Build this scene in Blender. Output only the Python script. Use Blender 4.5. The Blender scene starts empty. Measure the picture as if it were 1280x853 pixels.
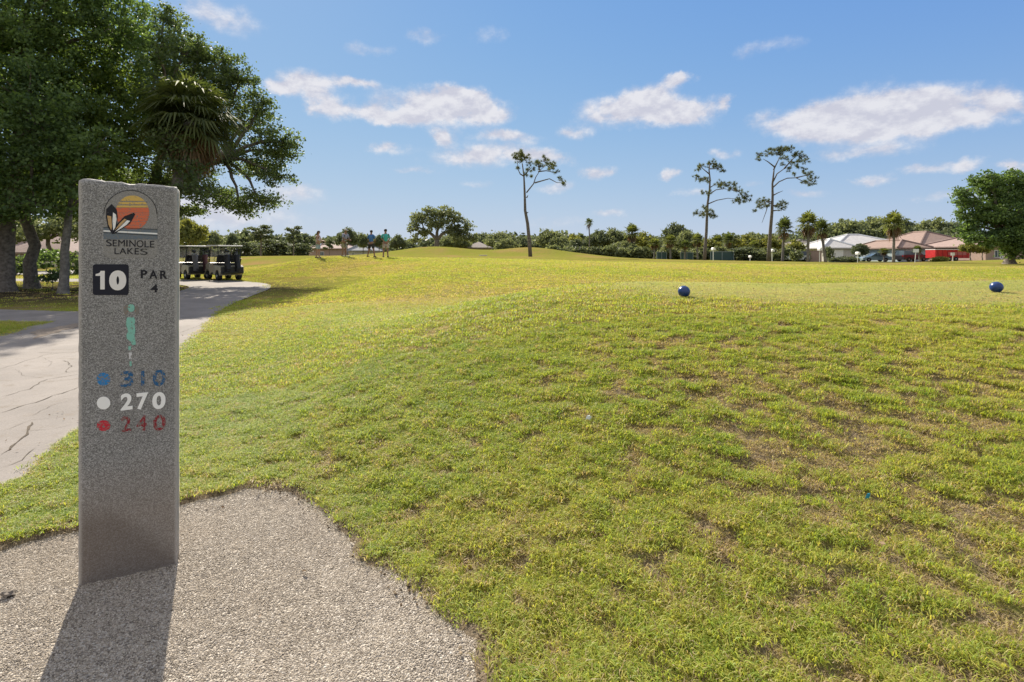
import bpy, bmesh, math, random
import numpy as np
from mathutils import Vector, Matrix
R = math.radians
C = bpy.context.scene.collection
SC = bpy.context.scene

# ------------------------------------------------------------------ camera
cam = bpy.data.objects.new('camera', bpy.data.cameras.new('camera'))
C.objects.link(cam)
cam.location = (0, 0, 1.4)
cam.rotation_euler = (R(90), 0, 0)
cam.data.sensor_width = 36
cam.data.lens = 18.0
cam.data.shift_y = -108.5/1280
cam.data.clip_start = .05
cam.data.clip_end = 8000
SC.camera = cam
F = 640.0; HZ = 318.0; CH = 1.4

# ------------------------------------------------------------------ exposure, sun, sky
SC.view_settings.view_transform = 'Standard'
SC.view_settings.look = 'None'
SC.view_settings.gamma = 1
SC.view_settings.use_curve_mapping = False
SC.view_settings.exposure = 0.8
SKYK, SKYA = 4.65, (6.0, 3.6, .8)   # rolls off the glare round the sun
SUN_AZ = -30.0; SUN_EL = 38.0
sl = bpy.data.lights.new('sun', 'SUN'); sl.energy = 4.7; sl.angle = R(.55); sl.color = (1, .91, .77)
so = bpy.data.objects.new('sun', sl); C.objects.link(so)
sdir = Vector((math.sin(R(SUN_AZ))*math.cos(R(SUN_EL)), math.cos(R(SUN_AZ))*math.cos(R(SUN_EL)), math.sin(R(SUN_EL))))
so.rotation_euler = sdir.to_track_quat('Z', 'Y').to_euler()
so.location = sdir*50

W = bpy.data.worlds.new('World'); SC.world = W; W.use_nodes = True
nt = W.node_tree; nt.nodes.clear()
def N(t, typ, **kw):
    n = t.nodes.new(typ)
    for k, v in kw.items():
        if k.startswith('i_'): n.inputs[int(k[2:])].default_value = v
        else: setattr(n, k, v)
    return n
def math_(t, op, a, b=None, clamp=False):
    n = t.nodes.new('ShaderNodeMath'); n.operation = op; n.use_clamp = clamp
    for i, v in enumerate((a, b)):
        if v is None: continue
        if isinstance(v, (int, float)): n.inputs[i].default_value = v
        else: t.links.new(v, n.inputs[i])
    return n.outputs[0]
sky = N(nt, 'ShaderNodeTexSky', sky_type='NISHITA', sun_disc=False, sun_elevation=R(SUN_EL), sun_rotation=R(SUN_AZ) % (2*math.pi),
        air_density=1.0, dust_density=.1, ozone_density=3.0)
tc = N(nt, 'ShaderNodeTexCoord')
sep = N(nt, 'ShaderNodeSeparateXYZ'); nt.links.new(tc.outputs['Generated'], sep.inputs[0])
az = math_(nt, 'ARCTAN2', sep.outputs[0], sep.outputs[1]); el = math_(nt, 'ARCSINE', sep.outputs[2])
cmb = N(nt, 'ShaderNodeCombineXYZ'); nt.links.new(az, cmb.inputs[0]); nt.links.new(el, cmb.inputs[1])
# wind-torn edges: two scales of distortion
def wnoise(scale, detail, rough, off=(0, 0, 0), st=(1, 1.6, 1)):
    m = N(nt, 'ShaderNodeMapping'); m.inputs['Location'].default_value = off; m.inputs['Scale'].default_value = st
    nt.links.new(cmb.outputs[0], m.inputs[0])
    n = N(nt, 'ShaderNodeTexNoise'); n.inputs['Scale'].default_value = scale; n.inputs['Detail'].default_value = detail
    n.inputs['Roughness'].default_value = rough; nt.links.new(m.outputs[0], n.inputs['Vector'])
    return n.outputs['Fac']
n1 = wnoise(17, 9, .66)
n2 = wnoise(5, 4, .55, (3.1, 2, 0))
nw = N(nt, 'ShaderNodeTexNoise'); nw.inputs['Scale'].default_value = 11; nw.inputs['Detail'].default_value = 5; nw.inputs['Roughness'].default_value = .65; nt.links.new(cmb.outputs[0], nw.inputs['Vector'])
w1 = N(nt, 'ShaderNodeVectorMath', operation='SUBTRACT'); nt.links.new(nw.outputs['Color'], w1.inputs[0]); w1.inputs[1].default_value = (.5, .5, .5)
w2 = N(nt, 'ShaderNodeVectorMath', operation='MULTIPLY'); nt.links.new(w1.outputs[0], w2.inputs[0]); w2.inputs[1].default_value = (.13, .05, 0)
w3 = N(nt, 'ShaderNodeVectorMath', operation='ADD'); nt.links.new(cmb.outputs[0], w3.inputs[0]); nt.links.new(w2.outputs[0], w3.inputs[1])
# clouds as (azimuth px, elevation px, half width px, half height px, amount)
CL = [(384, 98, 34, 14, 1.0), (354, 108, 24, 8, .8), (410, 132, 18, 15, 1.0), (440, 104, 22, 6, .9), (470, 145, 50, 7, .87), (540, 132, 62, 19, 1.15), (600, 140, 34, 14, .9), (575, 118, 30, 10, .7),
      (485, 182, 22, 8, .8), (556, 171, 17, 9, .75), (632, 171, 34, 7, .75), (590, 196, 55, 13, .8), (690, 198, 25, 9, .6), (655, 190, 40, 8, .55), (748, 215, 27, 9, .85), (690, 235, 30, 8, .5), (590, 232, 30, 6, .4),
      (790, 140, 62, 18, 1.1), (850, 142, 36, 15, 1.0), (800, 120, 34, 14, .8), (850, 101, 22, 6, .7), (909, 128, 13, 7, .7),
      (1010, 150, 55, 16, 1.05), (1080, 138, 70, 24, 1.2), (1170, 140, 80, 22, 1.15), (1245, 132, 40, 15, .9), (1140, 160, 90, 10, .9), (1070, 190, 60, 9, .6),
      (1205, 206, 34, 8, .85), (1280, 207, 20, 8, .8), (1140, 208, 30, 7, .5), (1165, 243, 32, 8, .6), (903, 188, 22, 7, .5), (836, 220, 13, 7, .75), (860, 243, 20, 6, .5), (930, 230, 26, 6, .4),
      (270, 18, 60, 20, .55), (530, 46, 25, 9, .4), (610, 42, 30, 14, .4), (365, 240, 40, 12, .55), (300, 270, 90, 22, .55), (250, 255, 50, 20, .5), (690, 278, 60, 8, .35),
      (455, 60, 40, 10, .42), (715, 165, 22, 7, .6), (520, 215, 26, 6, .5), (760, 265, 26, 5, .6), (1010, 240, 30, 6, .5), (1090, 225, 24, 6, .6), (960, 60, 50, 12, .35), (1230, 250, 26, 6, .6), (-200, 100, 120, 30, 1), (-500, 180, 160, 22, .9), (1600, 160, 150, 30, 1), (1900, 60, 150, 40, 1), (2500, 180, 200, 30, 1)]
tot = None
for (cx, cy, rx, ry, a) in CL:
    if a < .87: a = min(.95, a*1.22)
    u = (cx-640)/640; k = math.sqrt(1+u*u)
    azc = math.atan(u); elc = math.atan((HZ-cy)/640/k)
    ra = rx/640/(1+u*u); re = ry/640/k
    s = N(nt, 'ShaderNodeVectorMath', operation='SUBTRACT'); s.inputs[1].default_value = (azc, elc, 0); nt.links.new(w3.outputs[0], s.inputs[0])
    m = N(nt, 'ShaderNodeVectorMath', operation='MULTIPLY'); m.inputs[1].default_value = (1/ra, 1/re, 0); nt.links.new(s.outputs[0], m.inputs[0])
    d = N(nt, 'ShaderNodeVectorMath', operation='DOT_PRODUCT'); nt.links.new(m.outputs[0], d.inputs[0]); nt.links.new(m.outputs[0], d.inputs[1])
    e = math_(nt, 'POWER', .42, d.outputs['Value'])
    e = math_(nt, 'MULTIPLY', e, a)
    tot = e if tot is None else math_(nt, 'ADD', tot, e)
tot = math_(nt, 'MINIMUM', tot, 1.35)
f1 = math_(nt, 'MULTIPLY', math_(nt, "SUBTRACT", n1, .5), 2.1)
f2 = math_(nt, 'MULTIPLY', math_(nt, 'SUBTRACT', n2, .5), 1.0)
dens = math_(nt, 'MULTIPLY', tot, math_(nt, 'ADD', math_(nt, 'ADD', f1, f2), 1.0))
mr = N(nt, 'ShaderNodeMapRange', interpolation_type='SMOOTHSTEP'); mr.inputs[1].default_value = .20; mr.inputs[2].default_value = .98
nt.links.new(dens, mr.inputs[0])
cover = math_(nt, 'MULTIPLY', mr.outputs[0], .9)
n3 = math_(nt, 'ADD', math_(nt, 'MULTIPLY', math_(nt, 'SUBTRACT', n1, wnoise(17, 5, .6, (0, .02, 0))), 1.4), .5)
shade = N(nt, 'ShaderNodeMapRange'); shade.inputs[1].default_value = .35; shade.inputs[2].default_value = .65
nt.links.new(n3, shade.inputs[0])
ccol = N(nt, 'ShaderNodeMix', data_type='RGBA'); ccol.inputs['A'].default_value = (3.5, 3.45, 3.9, 1); ccol.inputs['B'].default_value = (4.7, 4.6, 4.75, 1)
nt.links.new(shade.outputs[0], ccol.inputs['Factor'])
CLOUDCOL = ccol
va = N(nt, 'ShaderNodeVectorMath', operation='ADD'); nt.links.new(sky.outputs[0], va.inputs[0]); va.inputs[1].default_value = SKYA
vd = N(nt, 'ShaderNodeVectorMath', operation='DIVIDE'); nt.links.new(sky.outputs[0], vd.inputs[0]); nt.links.new(va.outputs[0], vd.inputs[1])
hs = N(nt, 'ShaderNodeVectorMath', operation='SCALE'); nt.links.new(vd.outputs[0], hs.inputs[0]); hs.inputs['Scale'].default_value = SKYK
mx = N(nt, 'ShaderNodeMix', data_type='RGBA'); nt.links.new(cover, mx.inputs['Factor']); nt.links.new(hs.outputs[0], mx.inputs['A']); nt.links.new(ccol.outputs['Result'], mx.inputs['B'])
# added fill: unseen bright veil overhead and behind the camera, lifting the shaded sides
def ss(v, a, b_):
    m = N(nt, 'ShaderNodeMapRange', interpolation_type='SMOOTHSTEP'); m.inputs[1].default_value = a; m.inputs[2].default_value = b_; nt.links.new(v, m.inputs[0]); return m.outputs[0]
hz_ = math_(nt, 'MULTIPLY', math_(nt, 'POWER', 2.718, math_(nt, 'MULTIPLY', math_(nt, 'MAXIMUM', el, 0), -9.0)), .62)
mh = N(nt, 'ShaderNodeMix', data_type='RGBA'); nt.links.new(hz_, mh.inputs['Factor']); nt.links.new(mx.outputs['Result'], mh.inputs['A']); mh.inputs['B'].default_value = (3.35, 3.65, 4.2, 1); mx = mh
fill_veil = math_(nt, 'MAXIMUM', ss(el, R(32), R(52)), math_(nt, 'MULTIPLY', ss(math_(nt, 'MULTIPLY', sep.outputs[1], -1), .0, .45), ss(el, R(2), R(14))))
fill_veil = math_(nt, 'MULTIPLY', fill_veil, .85)
mv = N(nt, 'ShaderNodeMix', data_type='RGBA'); nt.links.new(fill_veil, mv.inputs['Factor']); nt.links.new(mx.outputs['Result'], mv.inputs['A']); mv.inputs['B'].default_value = (4.6, 4.5, 4.5, 1); mx = mv
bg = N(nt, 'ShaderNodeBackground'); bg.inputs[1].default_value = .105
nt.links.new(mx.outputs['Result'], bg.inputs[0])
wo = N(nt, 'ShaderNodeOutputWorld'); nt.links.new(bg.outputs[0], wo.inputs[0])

SC.render.engine = 'CYCLES'
SC.cycles.max_bounces = 6; SC.cycles.diffuse_bounces = 2; SC.cycles.glossy_bounces = 2
SC.cycles.transmission_bounces = 4; SC.cycles.transparent_max_bounces = 6
SC.cycles.caustics_reflective = False; SC.cycles.caustics_refractive = False

# ------------------------------------------------------------------ helpers
def tag(o, label=None, cat=None, group=None, kind=None):
    if label: o['label'] = label
    if cat: o['category'] = cat
    if group: o['group'] = group
    if kind: o['kind'] = kind
    return o
def empty(name, loc=(0, 0, 0), rz=0, label=None, cat=None, group=None):
    o = bpy.data.objects.new(name, None); C.objects.link(o); o.location = loc; o.rotation_euler = (0, 0, rz)
    o.empty_display_size = .1
    return tag(o, label, cat, group)
def link(name, me, parent=None, smooth=False):
    o = bpy.data.objects.new(name, me); C.objects.link(o)
    if parent is not None: o.parent = parent
    if smooth: me.polygons.foreach_set('use_smooth', [True]*len(me.polygons))
    return o
def copy_tree(o, parent=None):
    c = o.copy(); C.objects.link(c)
    c.parent = parent
    for ch in list(o.children): copy_tree(ch, c)
    return c
def npmesh(name, V, Fc, mats=(), idx=None):
    """V (n,3), Fc (m,k)"""
    V = np.asarray(V, dtype=np.float32); Fc = np.asarray(Fc, dtype=np.int32)
    me = bpy.data.meshes.new(name)
    m, k = Fc.shape
    me.vertices.add(len(V)); me.vertices.foreach_set('co', V.ravel())
    me.loops.add(m*k); me.loops.foreach_set('vertex_index', Fc.ravel())
    me.polygons.add(m); me.polygons.foreach_set('loop_start', np.arange(0, m*k, k, dtype=np.int32))
    me.polygons.foreach_set('loop_total', np.full(m, k, dtype=np.int32))
    for mt in mats: me.materials.append(mt)
    if idx is not None: me.polygons.foreach_set('material_index', np.asarray(idx, dtype=np.int32))
    me.update(calc_edges=True); me.validate()
    return me
class MB:
    def __init__(s): s.v = []; s.f = []; s.m = []
    def add(s, vs, fs, mi=0):
        o = len(s.v); s.v += [tuple(v) for v in vs]; s.f += [tuple(i+o for i in f) for f in fs]; s.m += [mi]*len(fs)
        return s
    def box(s, x0, x1, y0, y1, z0, z1, mi=0, M=None):
        vs = [Vector(p) for p in ((x0,y0,z0),(x1,y0,z0),(x1,y1,z0),(x0,y1,z0),(x0,y0,z1),(x1,y0,z1),(x1,y1,z1),(x0,y1,z1))]
        if M: vs = [M @ v for v in vs]
        return s.add(vs, [(0,3,2,1),(4,5,6,7),(0,1,5,4),(1,2,6,5),(2,3,7,6),(3,0,4,7)], mi)
    def tube(s, pts, rad, n=6, mi=0, cap=True):
        pts = [Vector(p) for p in pts]
        if isinstance(rad, (int, float)): rad = [rad]*len(pts)
        o = len(s.v); up = None
        for i, p in enumerate(pts):
            t = (pts[min(i+1, len(pts)-1)]-pts[max(i-1, 0)])
            if t.length < 1e-9: t = Vector((0, 0, 1))
            t.normalize()
            if up is None:
                up = t.orthogonal().normalized()
            else:
                up = (up-t*up.dot(t)); up = up.normalized() if up.length > 1e-6 else t.orthogonal().normalized()
            b = t.cross(up)
            for k in range(n):
                a = 2*math.pi*k/n
                s.v.append(tuple(p+(up*math.cos(a)+b*math.sin(a))*rad[i]))
        for i in range(len(pts)-1):
            for k in range(n):
                a = o+i*n+k; b_ = o+i*n+(k+1) % n
                s.f.append((a, b_, b_+n, a+n)); s.m.append(mi)
        if cap:
            s.f.append(tuple(o+k for k in range(n))[::-1]); s.m.append(mi)
            s.f.append(tuple(o+(len(pts)-1)*n+k for k in range(n))); s.m.append(mi)
        return s
    def lathe(s, prof, n=16, mi=0, M=None):
        o = len(s.v)
        for (r, z) in prof:
            for k in range(n):
                a = 2*math.pi*k/n; v = Vector((r*math.cos(a), r*math.sin(a), z))
                s.v.append(tuple(M @ v if M else v))
        for i in range(len(prof)-1):
            for k in range(n):
                a = o+i*n+k; b = o+i*n+(k+1) % n
                s.f.append((a, b, b+n, a+n)); s.m.append(mi)
        s.f.append(tuple(o+k for k in range(n))[::-1]); s.m.append(mi)
        s.f.append(tuple(o+(len(prof)-1)*n+k for k in range(n))); s.m.append(mi)
        return s
    def prism(s, poly, y0, y1, mi=0, M=None):
        """poly (x,z) extruded along y"""
        n = len(poly)
        vs = [Vector((x, y0, z)) for x, z in poly]+[Vector((x, y1, z)) for x, z in poly]
        if M: vs = [M @ v for v in vs]
        fs = [tuple(range(n)), tuple(range(2*n-1, n-1, -1))]+[((i+1) % n, i, i+n, (i+1) % n+n) for i in range(n)]
        return s.add(vs, fs, mi)
    def build(s, name, mats, parent=None, smooth=False, bevel=0, fix=True, seg=2):
        if not isinstance(mats, (list, tuple)): mats = [mats]
        me = bpy.data.meshes.new(name); me.from_pydata(s.v, [], s.f)
        for m in mats: me.materials.append(m)
        me.polygons.foreach_set('material_index', s.m)
        if fix:
            bm = bmesh.new(); bm.from_mesh(me); bmesh.ops.recalc_face_normals(bm, faces=bm.faces)
            if bevel: bmesh.ops.bevel(bm, geom=list(bm.edges), offset=bevel, segments=seg, affect='EDGES', profile=.6)
            bm.to_mesh(me); bm.free()
        return link(name, me, parent, smooth)

# noise in numpy
def _hash(ix, iy, seed):
    h = (ix.astype(np.int64)*374761393 + iy.astype(np.int64)*668265263 + seed*982451653) & 0xffffffff
    h = ((h ^ (h >> 13))*1274126177) & 0xffffffff
    return ((h ^ (h >> 16)) & 0xffff)/65535.0
def vnoise(x, y, seed=0):
    x = np.asarray(x, float); y = np.asarray(y, float)
    ix = np.floor(x); iy = np.floor(y); fx = x-ix; fy = y-iy
    fx = fx*fx*(3-2*fx); fy = fy*fy*(3-2*fy)
    a = _hash(ix, iy, seed); b = _hash(ix+1, iy, seed); c = _hash(ix, iy+1, seed); d = _hash(ix+1, iy+1, seed)
    return (a*(1-fx)+b*fx)*(1-fy)+(c*(1-fx)+d*fx)*fy
def fbm(x, y, s, seed=0, oct=4):
    t = 0; a = 1; n = 0
    for i in range(oct):
        t = t+a*vnoise(np.asarray(x)*s+17.3*i, np.asarray(y)*s-9.1*i, seed+i); n += a; a *= .5; s *= 2.07
    return t/n
def sstep(a, b, x):
    t = np.clip((x-a)/(b-a), 0, 1); return t*t*(3-2*t)

# ------------------------------------------------------------------ materials
def mat(name, col, rough=.6, metal=0, spec=.5):
    m = bpy.data.materials.new(name); m.use_nodes = True; b = m.node_tree.nodes['Principled BSDF']
    b.inputs['Base Color'].default_value = (*col, 1); b.inputs['Roughness'].default_value = rough
    b.inputs['Metallic'].default_value = metal; b.inputs['Specular IOR Level'].default_value = spec
    return m
def ramp(t, fac, stops):
    r = t.nodes.new('ShaderNodeValToRGB'); t.links.new(fac, r.inputs[0])
    el_ = r.color_ramp.elements
    while len(el_) < len(stops): el_.new(.5)
    for e, (p, c) in zip(el_, stops): e.position = p; e.color = (*c, 1)
    return r.outputs[0]
def noise(t, scale, detail=4, rough=.6, vec=None, dist=0):
    n = t.nodes.new('ShaderNodeTexNoise'); n.inputs['Scale'].default_value = scale; n.inputs['Detail'].default_value = detail
    n.inputs['Roughness'].default_value = rough; n.inputs['Distortion'].default_value = dist
    if vec is None:
        c = t.nodes.new('ShaderNodeTexCoord'); vec = c.outputs['Object']
    t.links.new(vec, n.inputs['Vector'])
    return n.outputs['Fac']
def bump(t, fac, strength, dist, bs):
    b = t.nodes.new('ShaderNodeBump'); b.inputs['Strength'].default_value = strength; b.inputs['Distance'].default_value = dist
    t.links.new(fac, b.inputs['Height']); t.links.new(b.outputs[0], bs.inputs['Normal']); return b
def nmat(name, scale, c0, c1, rough=.7, bs=.3, bd=.01, detail=5, p0=.35, p1=.65, spec=.4):
    m = mat(name, c0, rough, 0, spec); t = m.node_tree; b = t.nodes['Principled BSDF']
    f = noise(t, scale, detail)
    t.links.new(ramp(t, f, [(p0, c0), (p1, c1)]), b.inputs['Base Color'])
    if bs: bump(t, f, bs, bd, b)
    return m
def leafmat(name, c0, c1, trans=.35, tcol=None, rough=.55, nscale=.6):
    m = mat(name, c0, rough, 0, .2); t = m.node_tree; b = t.nodes['Principled BSDF']; out = t.nodes['Material Output']
    g = t.nodes.new('ShaderNodeNewGeometry')
    f = noise(t, nscale, 2)
    s = math_(t, 'ADD', math_(t, 'MULTIPLY', g.outputs['Random Per Island'], .6), math_(t, 'MULTIPLY', math_(t, 'SUBTRACT', f, .3), 1.0), True)
    col = ramp(t, s, [(.1, c0), (.9, c1)])
    t.links.new(col, b.inputs['Base Color'])
    tr = t.nodes.new('ShaderNodeBsdfTranslucent')
    mxc = t.nodes.new('ShaderNodeMix'); mxc.data_type = 'RGBA'; mxc.blend_type = 'MULTIPLY'; mxc.inputs['Factor'].default_value = 1
    t.links.new(col, mxc.inputs['A']); mxc.inputs['B'].default_value = (*(tcol or (1.6, 1.65, .75)), 1)
    t.links.new(mxc.outputs['Result'], tr.inputs['Color'])
    ms = t.nodes.new('ShaderNodeMixShader'); ms.inputs[0].default_value = trans
    t.links.new(b.outputs[0], ms.inputs[1]); t.links.new(tr.outputs[0], ms.inputs[2]); t.links.new(ms.outputs[0], out.inputs[0])
    return m
M = {}
M['bark'] = nmat('bark', 9, (.09, .075, .06), (.23, .195, .16), .9, .8, .03)
M['bark_pale'] = nmat('bark_pale', 9, (.11, .10, .085), (.24, .22, .19), .9, .7, .03)
M['pine_bark'] = nmat('pine_bark', 7, (.07, .06, .052), (.18, .155, .135), .9, .8, .03)
M['oak_leaf'] = leafmat('oak_leaf', (.062, .105, .045), (.18, .255, .095), .45)
M['oak_leaf_dark'] = leafmat('oak_leaf_dark', (.058, .09, .045), (.165, .21, .095), .45)
M['oak_leaf_bright'] = leafmat('oak_leaf_bright', (.075, .12, .035), (.21, .27, .08), .5)
M['far_leaf'] = leafmat('far_leaf', (.085, .11, .062), (.25, .28, .14), .45, (1.4, 1.35, .9), nscale=.35)
M['far_leaf_dark'] = leafmat('far_leaf_dark', (.065, .088, .055), (.18, .21, .115), .4, (1.4, 1.35, .9), nscale=.35)
M['far_leaf_yellow'] = leafmat('far_leaf_yellow', (.11, .13, .04), (.29, .30, .10), .45, (1.5, 1.4, .7), nscale=.35)
M['palm_leaf'] = leafmat('palm_leaf', (.07, .09, .03), (.22, .23, .08), .42, rough=.7)
M['palm_leaf_dark'] = leafmat('palm_leaf_dark', (.045, .065, .025), (.15, .17, .065), .38, rough=.7)
M['dead_frond'] = leafmat('dead_frond', (.12, .08, .045), (.26, .18, .10), .3, (1.2, 1, .8))
M['needle'] = leafmat('needle', (.05, .065, .028), (.14, .15, .06), .35)
M['white_paint'] = nmat('white_paint', 6, (.72, .72, .70), (.82, .82, .80), .5, 0)
M['black'] = mat('black_plastic', (.018, .018, .02), .45)
M['rubber'] = mat('rubber', (.02, .02, .02), .85)
M['glass_dark'] = mat('dark_glass', (.02, .03, .035), .08, 0, .8)
M['metal'] = mat('grey_metal', (.35, .35, .36), .35, .9)
# ------------------------------------------------------------------ terrain height
PTS = [(-3,3,0),(-5,6,0),(-6,8.6,0),(-9,17,0),(-12,24,0),(-15,28,0),(-13,15,0),(-10,8,0),(-8,4,0),(-20,20,0),(-20,10,0),(-30,30,0),(-40,40,.1),(-12,5,0),(-7,13,.0),
 (-1.5,2.3,0),(-1.5,3.1,0),(0,1.7,.015),(-.5,1,0),(-3,1,0),(0,-3,0),(-5,-5,0),(5,-5,.1),(-15,-6,0),(15,-6,.2),
 (1.5,1.5,.12),(1,3,.38),(3,3,.46),(3,2,.26),(1.5,4.2,.68),(4,4.2,.74),(0.6,1.3,.03),
 (1.98,5.9,.89),(6.05,6.4,.93),(2,8.8,.87),(6,9,.88),(9,9.5,.88),(4,7.5,.9),(9,6,.92),(8,4,.78),(9,2,.42),(14,7,.85),(4,9.2,.87),
 (.75,8,.85),(0,7,.81),(-.75,6,.60),(-1.05,4.8,.38),(-1.6,4,.2),(-2.6,4.4,.06),(-2.4,6.5,.26),(-1.6,8,.42),
 (-3.4,9,.2),(-2.6,12,.22),(-7.1,19.5,.1),(-10,26,.2),(-12.5,33,1.17),(-8,33,1.16),(-6,26,.75),(-4,20,.55),(0,20,.62),(0,14,.40),(0,33,1.05),(0,50,1.1),
 (2,60,1.1),(-16,36,.75),(-20,40,.8),(-25,50,1.15),(-35,50,.8),(-60,60,.5),(-12,45,1.15),(-8,60,1.15),(-20,65,1.2),
 (5,13,.34),(12,14,.42),(12,20,.55),(20,20,.56),(25,25,.73),(33,33,.5),(28,45,.62),(21,65,.7),(33,65,.5),(40,80,.3),(60,85,.08),(60,110,.05),(70,70,.75),(55,70,.25),(62,70,.5),(20,14,.6),(0,9,.60),(.4,10.6,.42),(-1,9.6,.33),(1.8,11.2,.42),(4.5,11.4,.46),(8,11.6,.5),(-.3,5.7,.66),(12,30,.75),(8,40,.9),
 (35,100,.3),(0,90,.9),(-30,90,.9),(80,100,.3),(90,70,.6),(0,120,.4),(-80,100,.4),(45,30,.5),(40,10,.6),(-30,10,0),(12,62,.95)]
_P = np.array(PTS, float)
def _uv(x, y):
    x = np.asarray(x, float); y = np.asarray(y, float)
    r = np.sqrt(x*x+np.maximum(y, -20)**2*0+(y)**2)
    v = np.log(np.maximum(y, -6)+9)
    return x/(np.maximum(y, -6)+8)*2.6, v*2.6
def _tps(r2): return np.where(r2 > 1e-12, .5*r2*np.log(r2+1e-12), 0)
_u, _v = _uv(_P[:, 0], _P[:, 1]); _n = len(_P)
_K = _tps((_u[:, None]-_u)**2+(_v[:, None]-_v)**2)+np.eye(_n)*.004
_A = np.zeros((_n+3, _n+3)); _A[:_n, :_n] = _K; _A[:_n, _n:] = np.c_[np.ones(_n), _u, _v]; _A[_n:, :_n] = _A[:_n, _n:].T
_w = np.linalg.solve(_A, np.r_[_P[:, 2], 0, 0, 0])
def height(x, y):
    x = np.atleast_1d(np.asarray(x, float)).ravel(); y = np.atleast_1d(np.asarray(y, float)).ravel()
    out = np.zeros(len(x))
    for s in range(0, len(x), 20000):
        xs, ys = x[s:s+20000], y[s:s+20000]
        yc = np.clip(ys, -6, 130); xc = np.clip(xs, -110, 110)
        # keep the warped domain bounded
        u, v = _uv(xc, yc); u = np.clip(u, -4, 4)
        z = _w[_n]+_w[_n+1]*u+_w[_n+2]*v+_tps((u[:, None]-_u)**2+(v[:, None]-_v)**2) @ _w[:_n]
        z = np.clip(z, -.1, 1.35)
        far = sstep(90, 150, np.hypot(xs, ys)); z = z*(1-far)+.3*far
        z = z+1.4*np.exp(-((xs+11)/8)**2-((ys-75)/7)**2)+1.15*np.exp(-((xs-2.3)/5.5)**2-((ys-75)/6)**2)+.5*np.exp(-((xs-9)/6)**2-((ys-75)/6)**2)
        flat = sstep(.9, 2.2, path_dist(xs, ys)); z = z*flat
        g = sstep(-.1, .5, gravel_sd(xs, ys)); z = z*(.15+.85*g)
        z = z+.05*(fbm(xs, ys, .5, 3, 3)-.5)*sstep(2, 8, np.hypot(xs, ys))*flat
        out[s:s+20000] = z
    return out
# cart path: polyline with half width
PATH = [(-1.0,-4.0),(-2.6,-1.0),(-4.2,2.2),(-5.6,5.6),(-7.3,9.2),(-9.0,13),(-10.3,17),(-11.4,20.5),(-13.2,23.7),(-16.5,26.2),(-21,27.5),(-30,28),(-45,29)]
PATHW = [1.35,1.4,1.42,1.5,1.55,1.5,1.5,1.5,1.55,1.6,1.5,1.5,1.5]
BR = [(-8.2,11.4),(-11,11.7),(-14,12.2),(-20,13.5),(-30,15)]
def polydist(x, y, P, Wd):
    d = np.full(len(x), 1e9)
    for i in range(len(P)-1):
        ax, ay = P[i]; bx, by = P[i+1]; dx, dy = bx-ax, by-ay
        t = np.clip(((x-ax)*dx+(y-ay)*dy)/(dx*dx+dy*dy), 0, 1)
        w = Wd[i]*(1-t)+Wd[i+1]*t
        d = np.minimum(d, np.hypot(x-ax-t*dx, y-ay-t*dy)-w)
    return d
def path_dist(x, y):
    return np.minimum(polydist(x, y, PATH, PATHW), polydist(x, y, BR, [1.0]*5))
# gravel outline in ground plane
_gp = [(-3.4,-2.0),(-3.2,.9),(-2.75,1.9),(-2.475,2.475),(-2.3,2.62),(-2.05,2.68),(-1.9,2.85),(-1.6,3.10),(-1.35,3.05),(-1.14,2.93),(-.90,2.68),(-.70,2.38),(-.39,2.10),(-.14,1.86),(-.08,1.6),(-.0,1.0),(0.2,0),(0,-2)]
def gravel_sd(x, y):
    """signed distance, negative inside"""
    P = np.array(_gp); n = len(P); d = np.full(len(x), 1e9); ins = np.zeros(len(x), bool)
    for i in range(n):
        ax, ay = P[i]; bx, by = P[(i+1) % n]; dx, dy = bx-ax, by-ay
        t = np.clip(((x-ax)*dx+(y-ay)*dy)/(dx*dx+dy*dy), 0, 1)
        d = np.minimum(d, np.hypot(x-ax-t*dx, y-ay-t*dy))
        c = ((ay > y) != (by > y)) & (x < (bx-ax)*(y-ay)/(by-ay+1e-12)+ax)
        ins ^= c
    e = (fbm(x, y, 4.5, 77, 4)-.5)*.13
    return np.where(ins, -d, d)+e
def hz(x, y): return float(height([x], [y])[0])

# grass state: 0 bare .. 1 lush, tee mask
def tee_mask(x, y):
    d = ((x-8.5)/7.3)**2+((y-7.25)/2.0)**2
    xe = np.where(x > 8.5, 8.5, x)
    d = np.abs((xe-8.5)/7.3)**3+np.abs((y-7.2-.02*x)/2.05)**3
    return 1-sstep(.6, 1.3, d+.08*(fbm(x, y, 1.2, 5, 3)-.5))
def lush(x, y):
    big = fbm(x, y, 1.1, 11, 4); med = fbm(x, y, 4.5, 21, 3)
    worn = sstep(-.2, 1.6, x)*(1-sstep(3.0, 5.6, y))*sstep(-3, 1.2, y)
    worn = np.maximum(worn, .0)
    far = sstep(8, 20, y)
    v = .5*big+.5*med
    fine = fbm(x, y, 15, 24, 3); v = big*.12+med*.22+fine*.66
    thr = .402+.116*worn
    l = .05+.95*sstep(thr-.045, thr+.05, v)
    l = np.maximum(l, far*.9)
    return l

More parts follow.
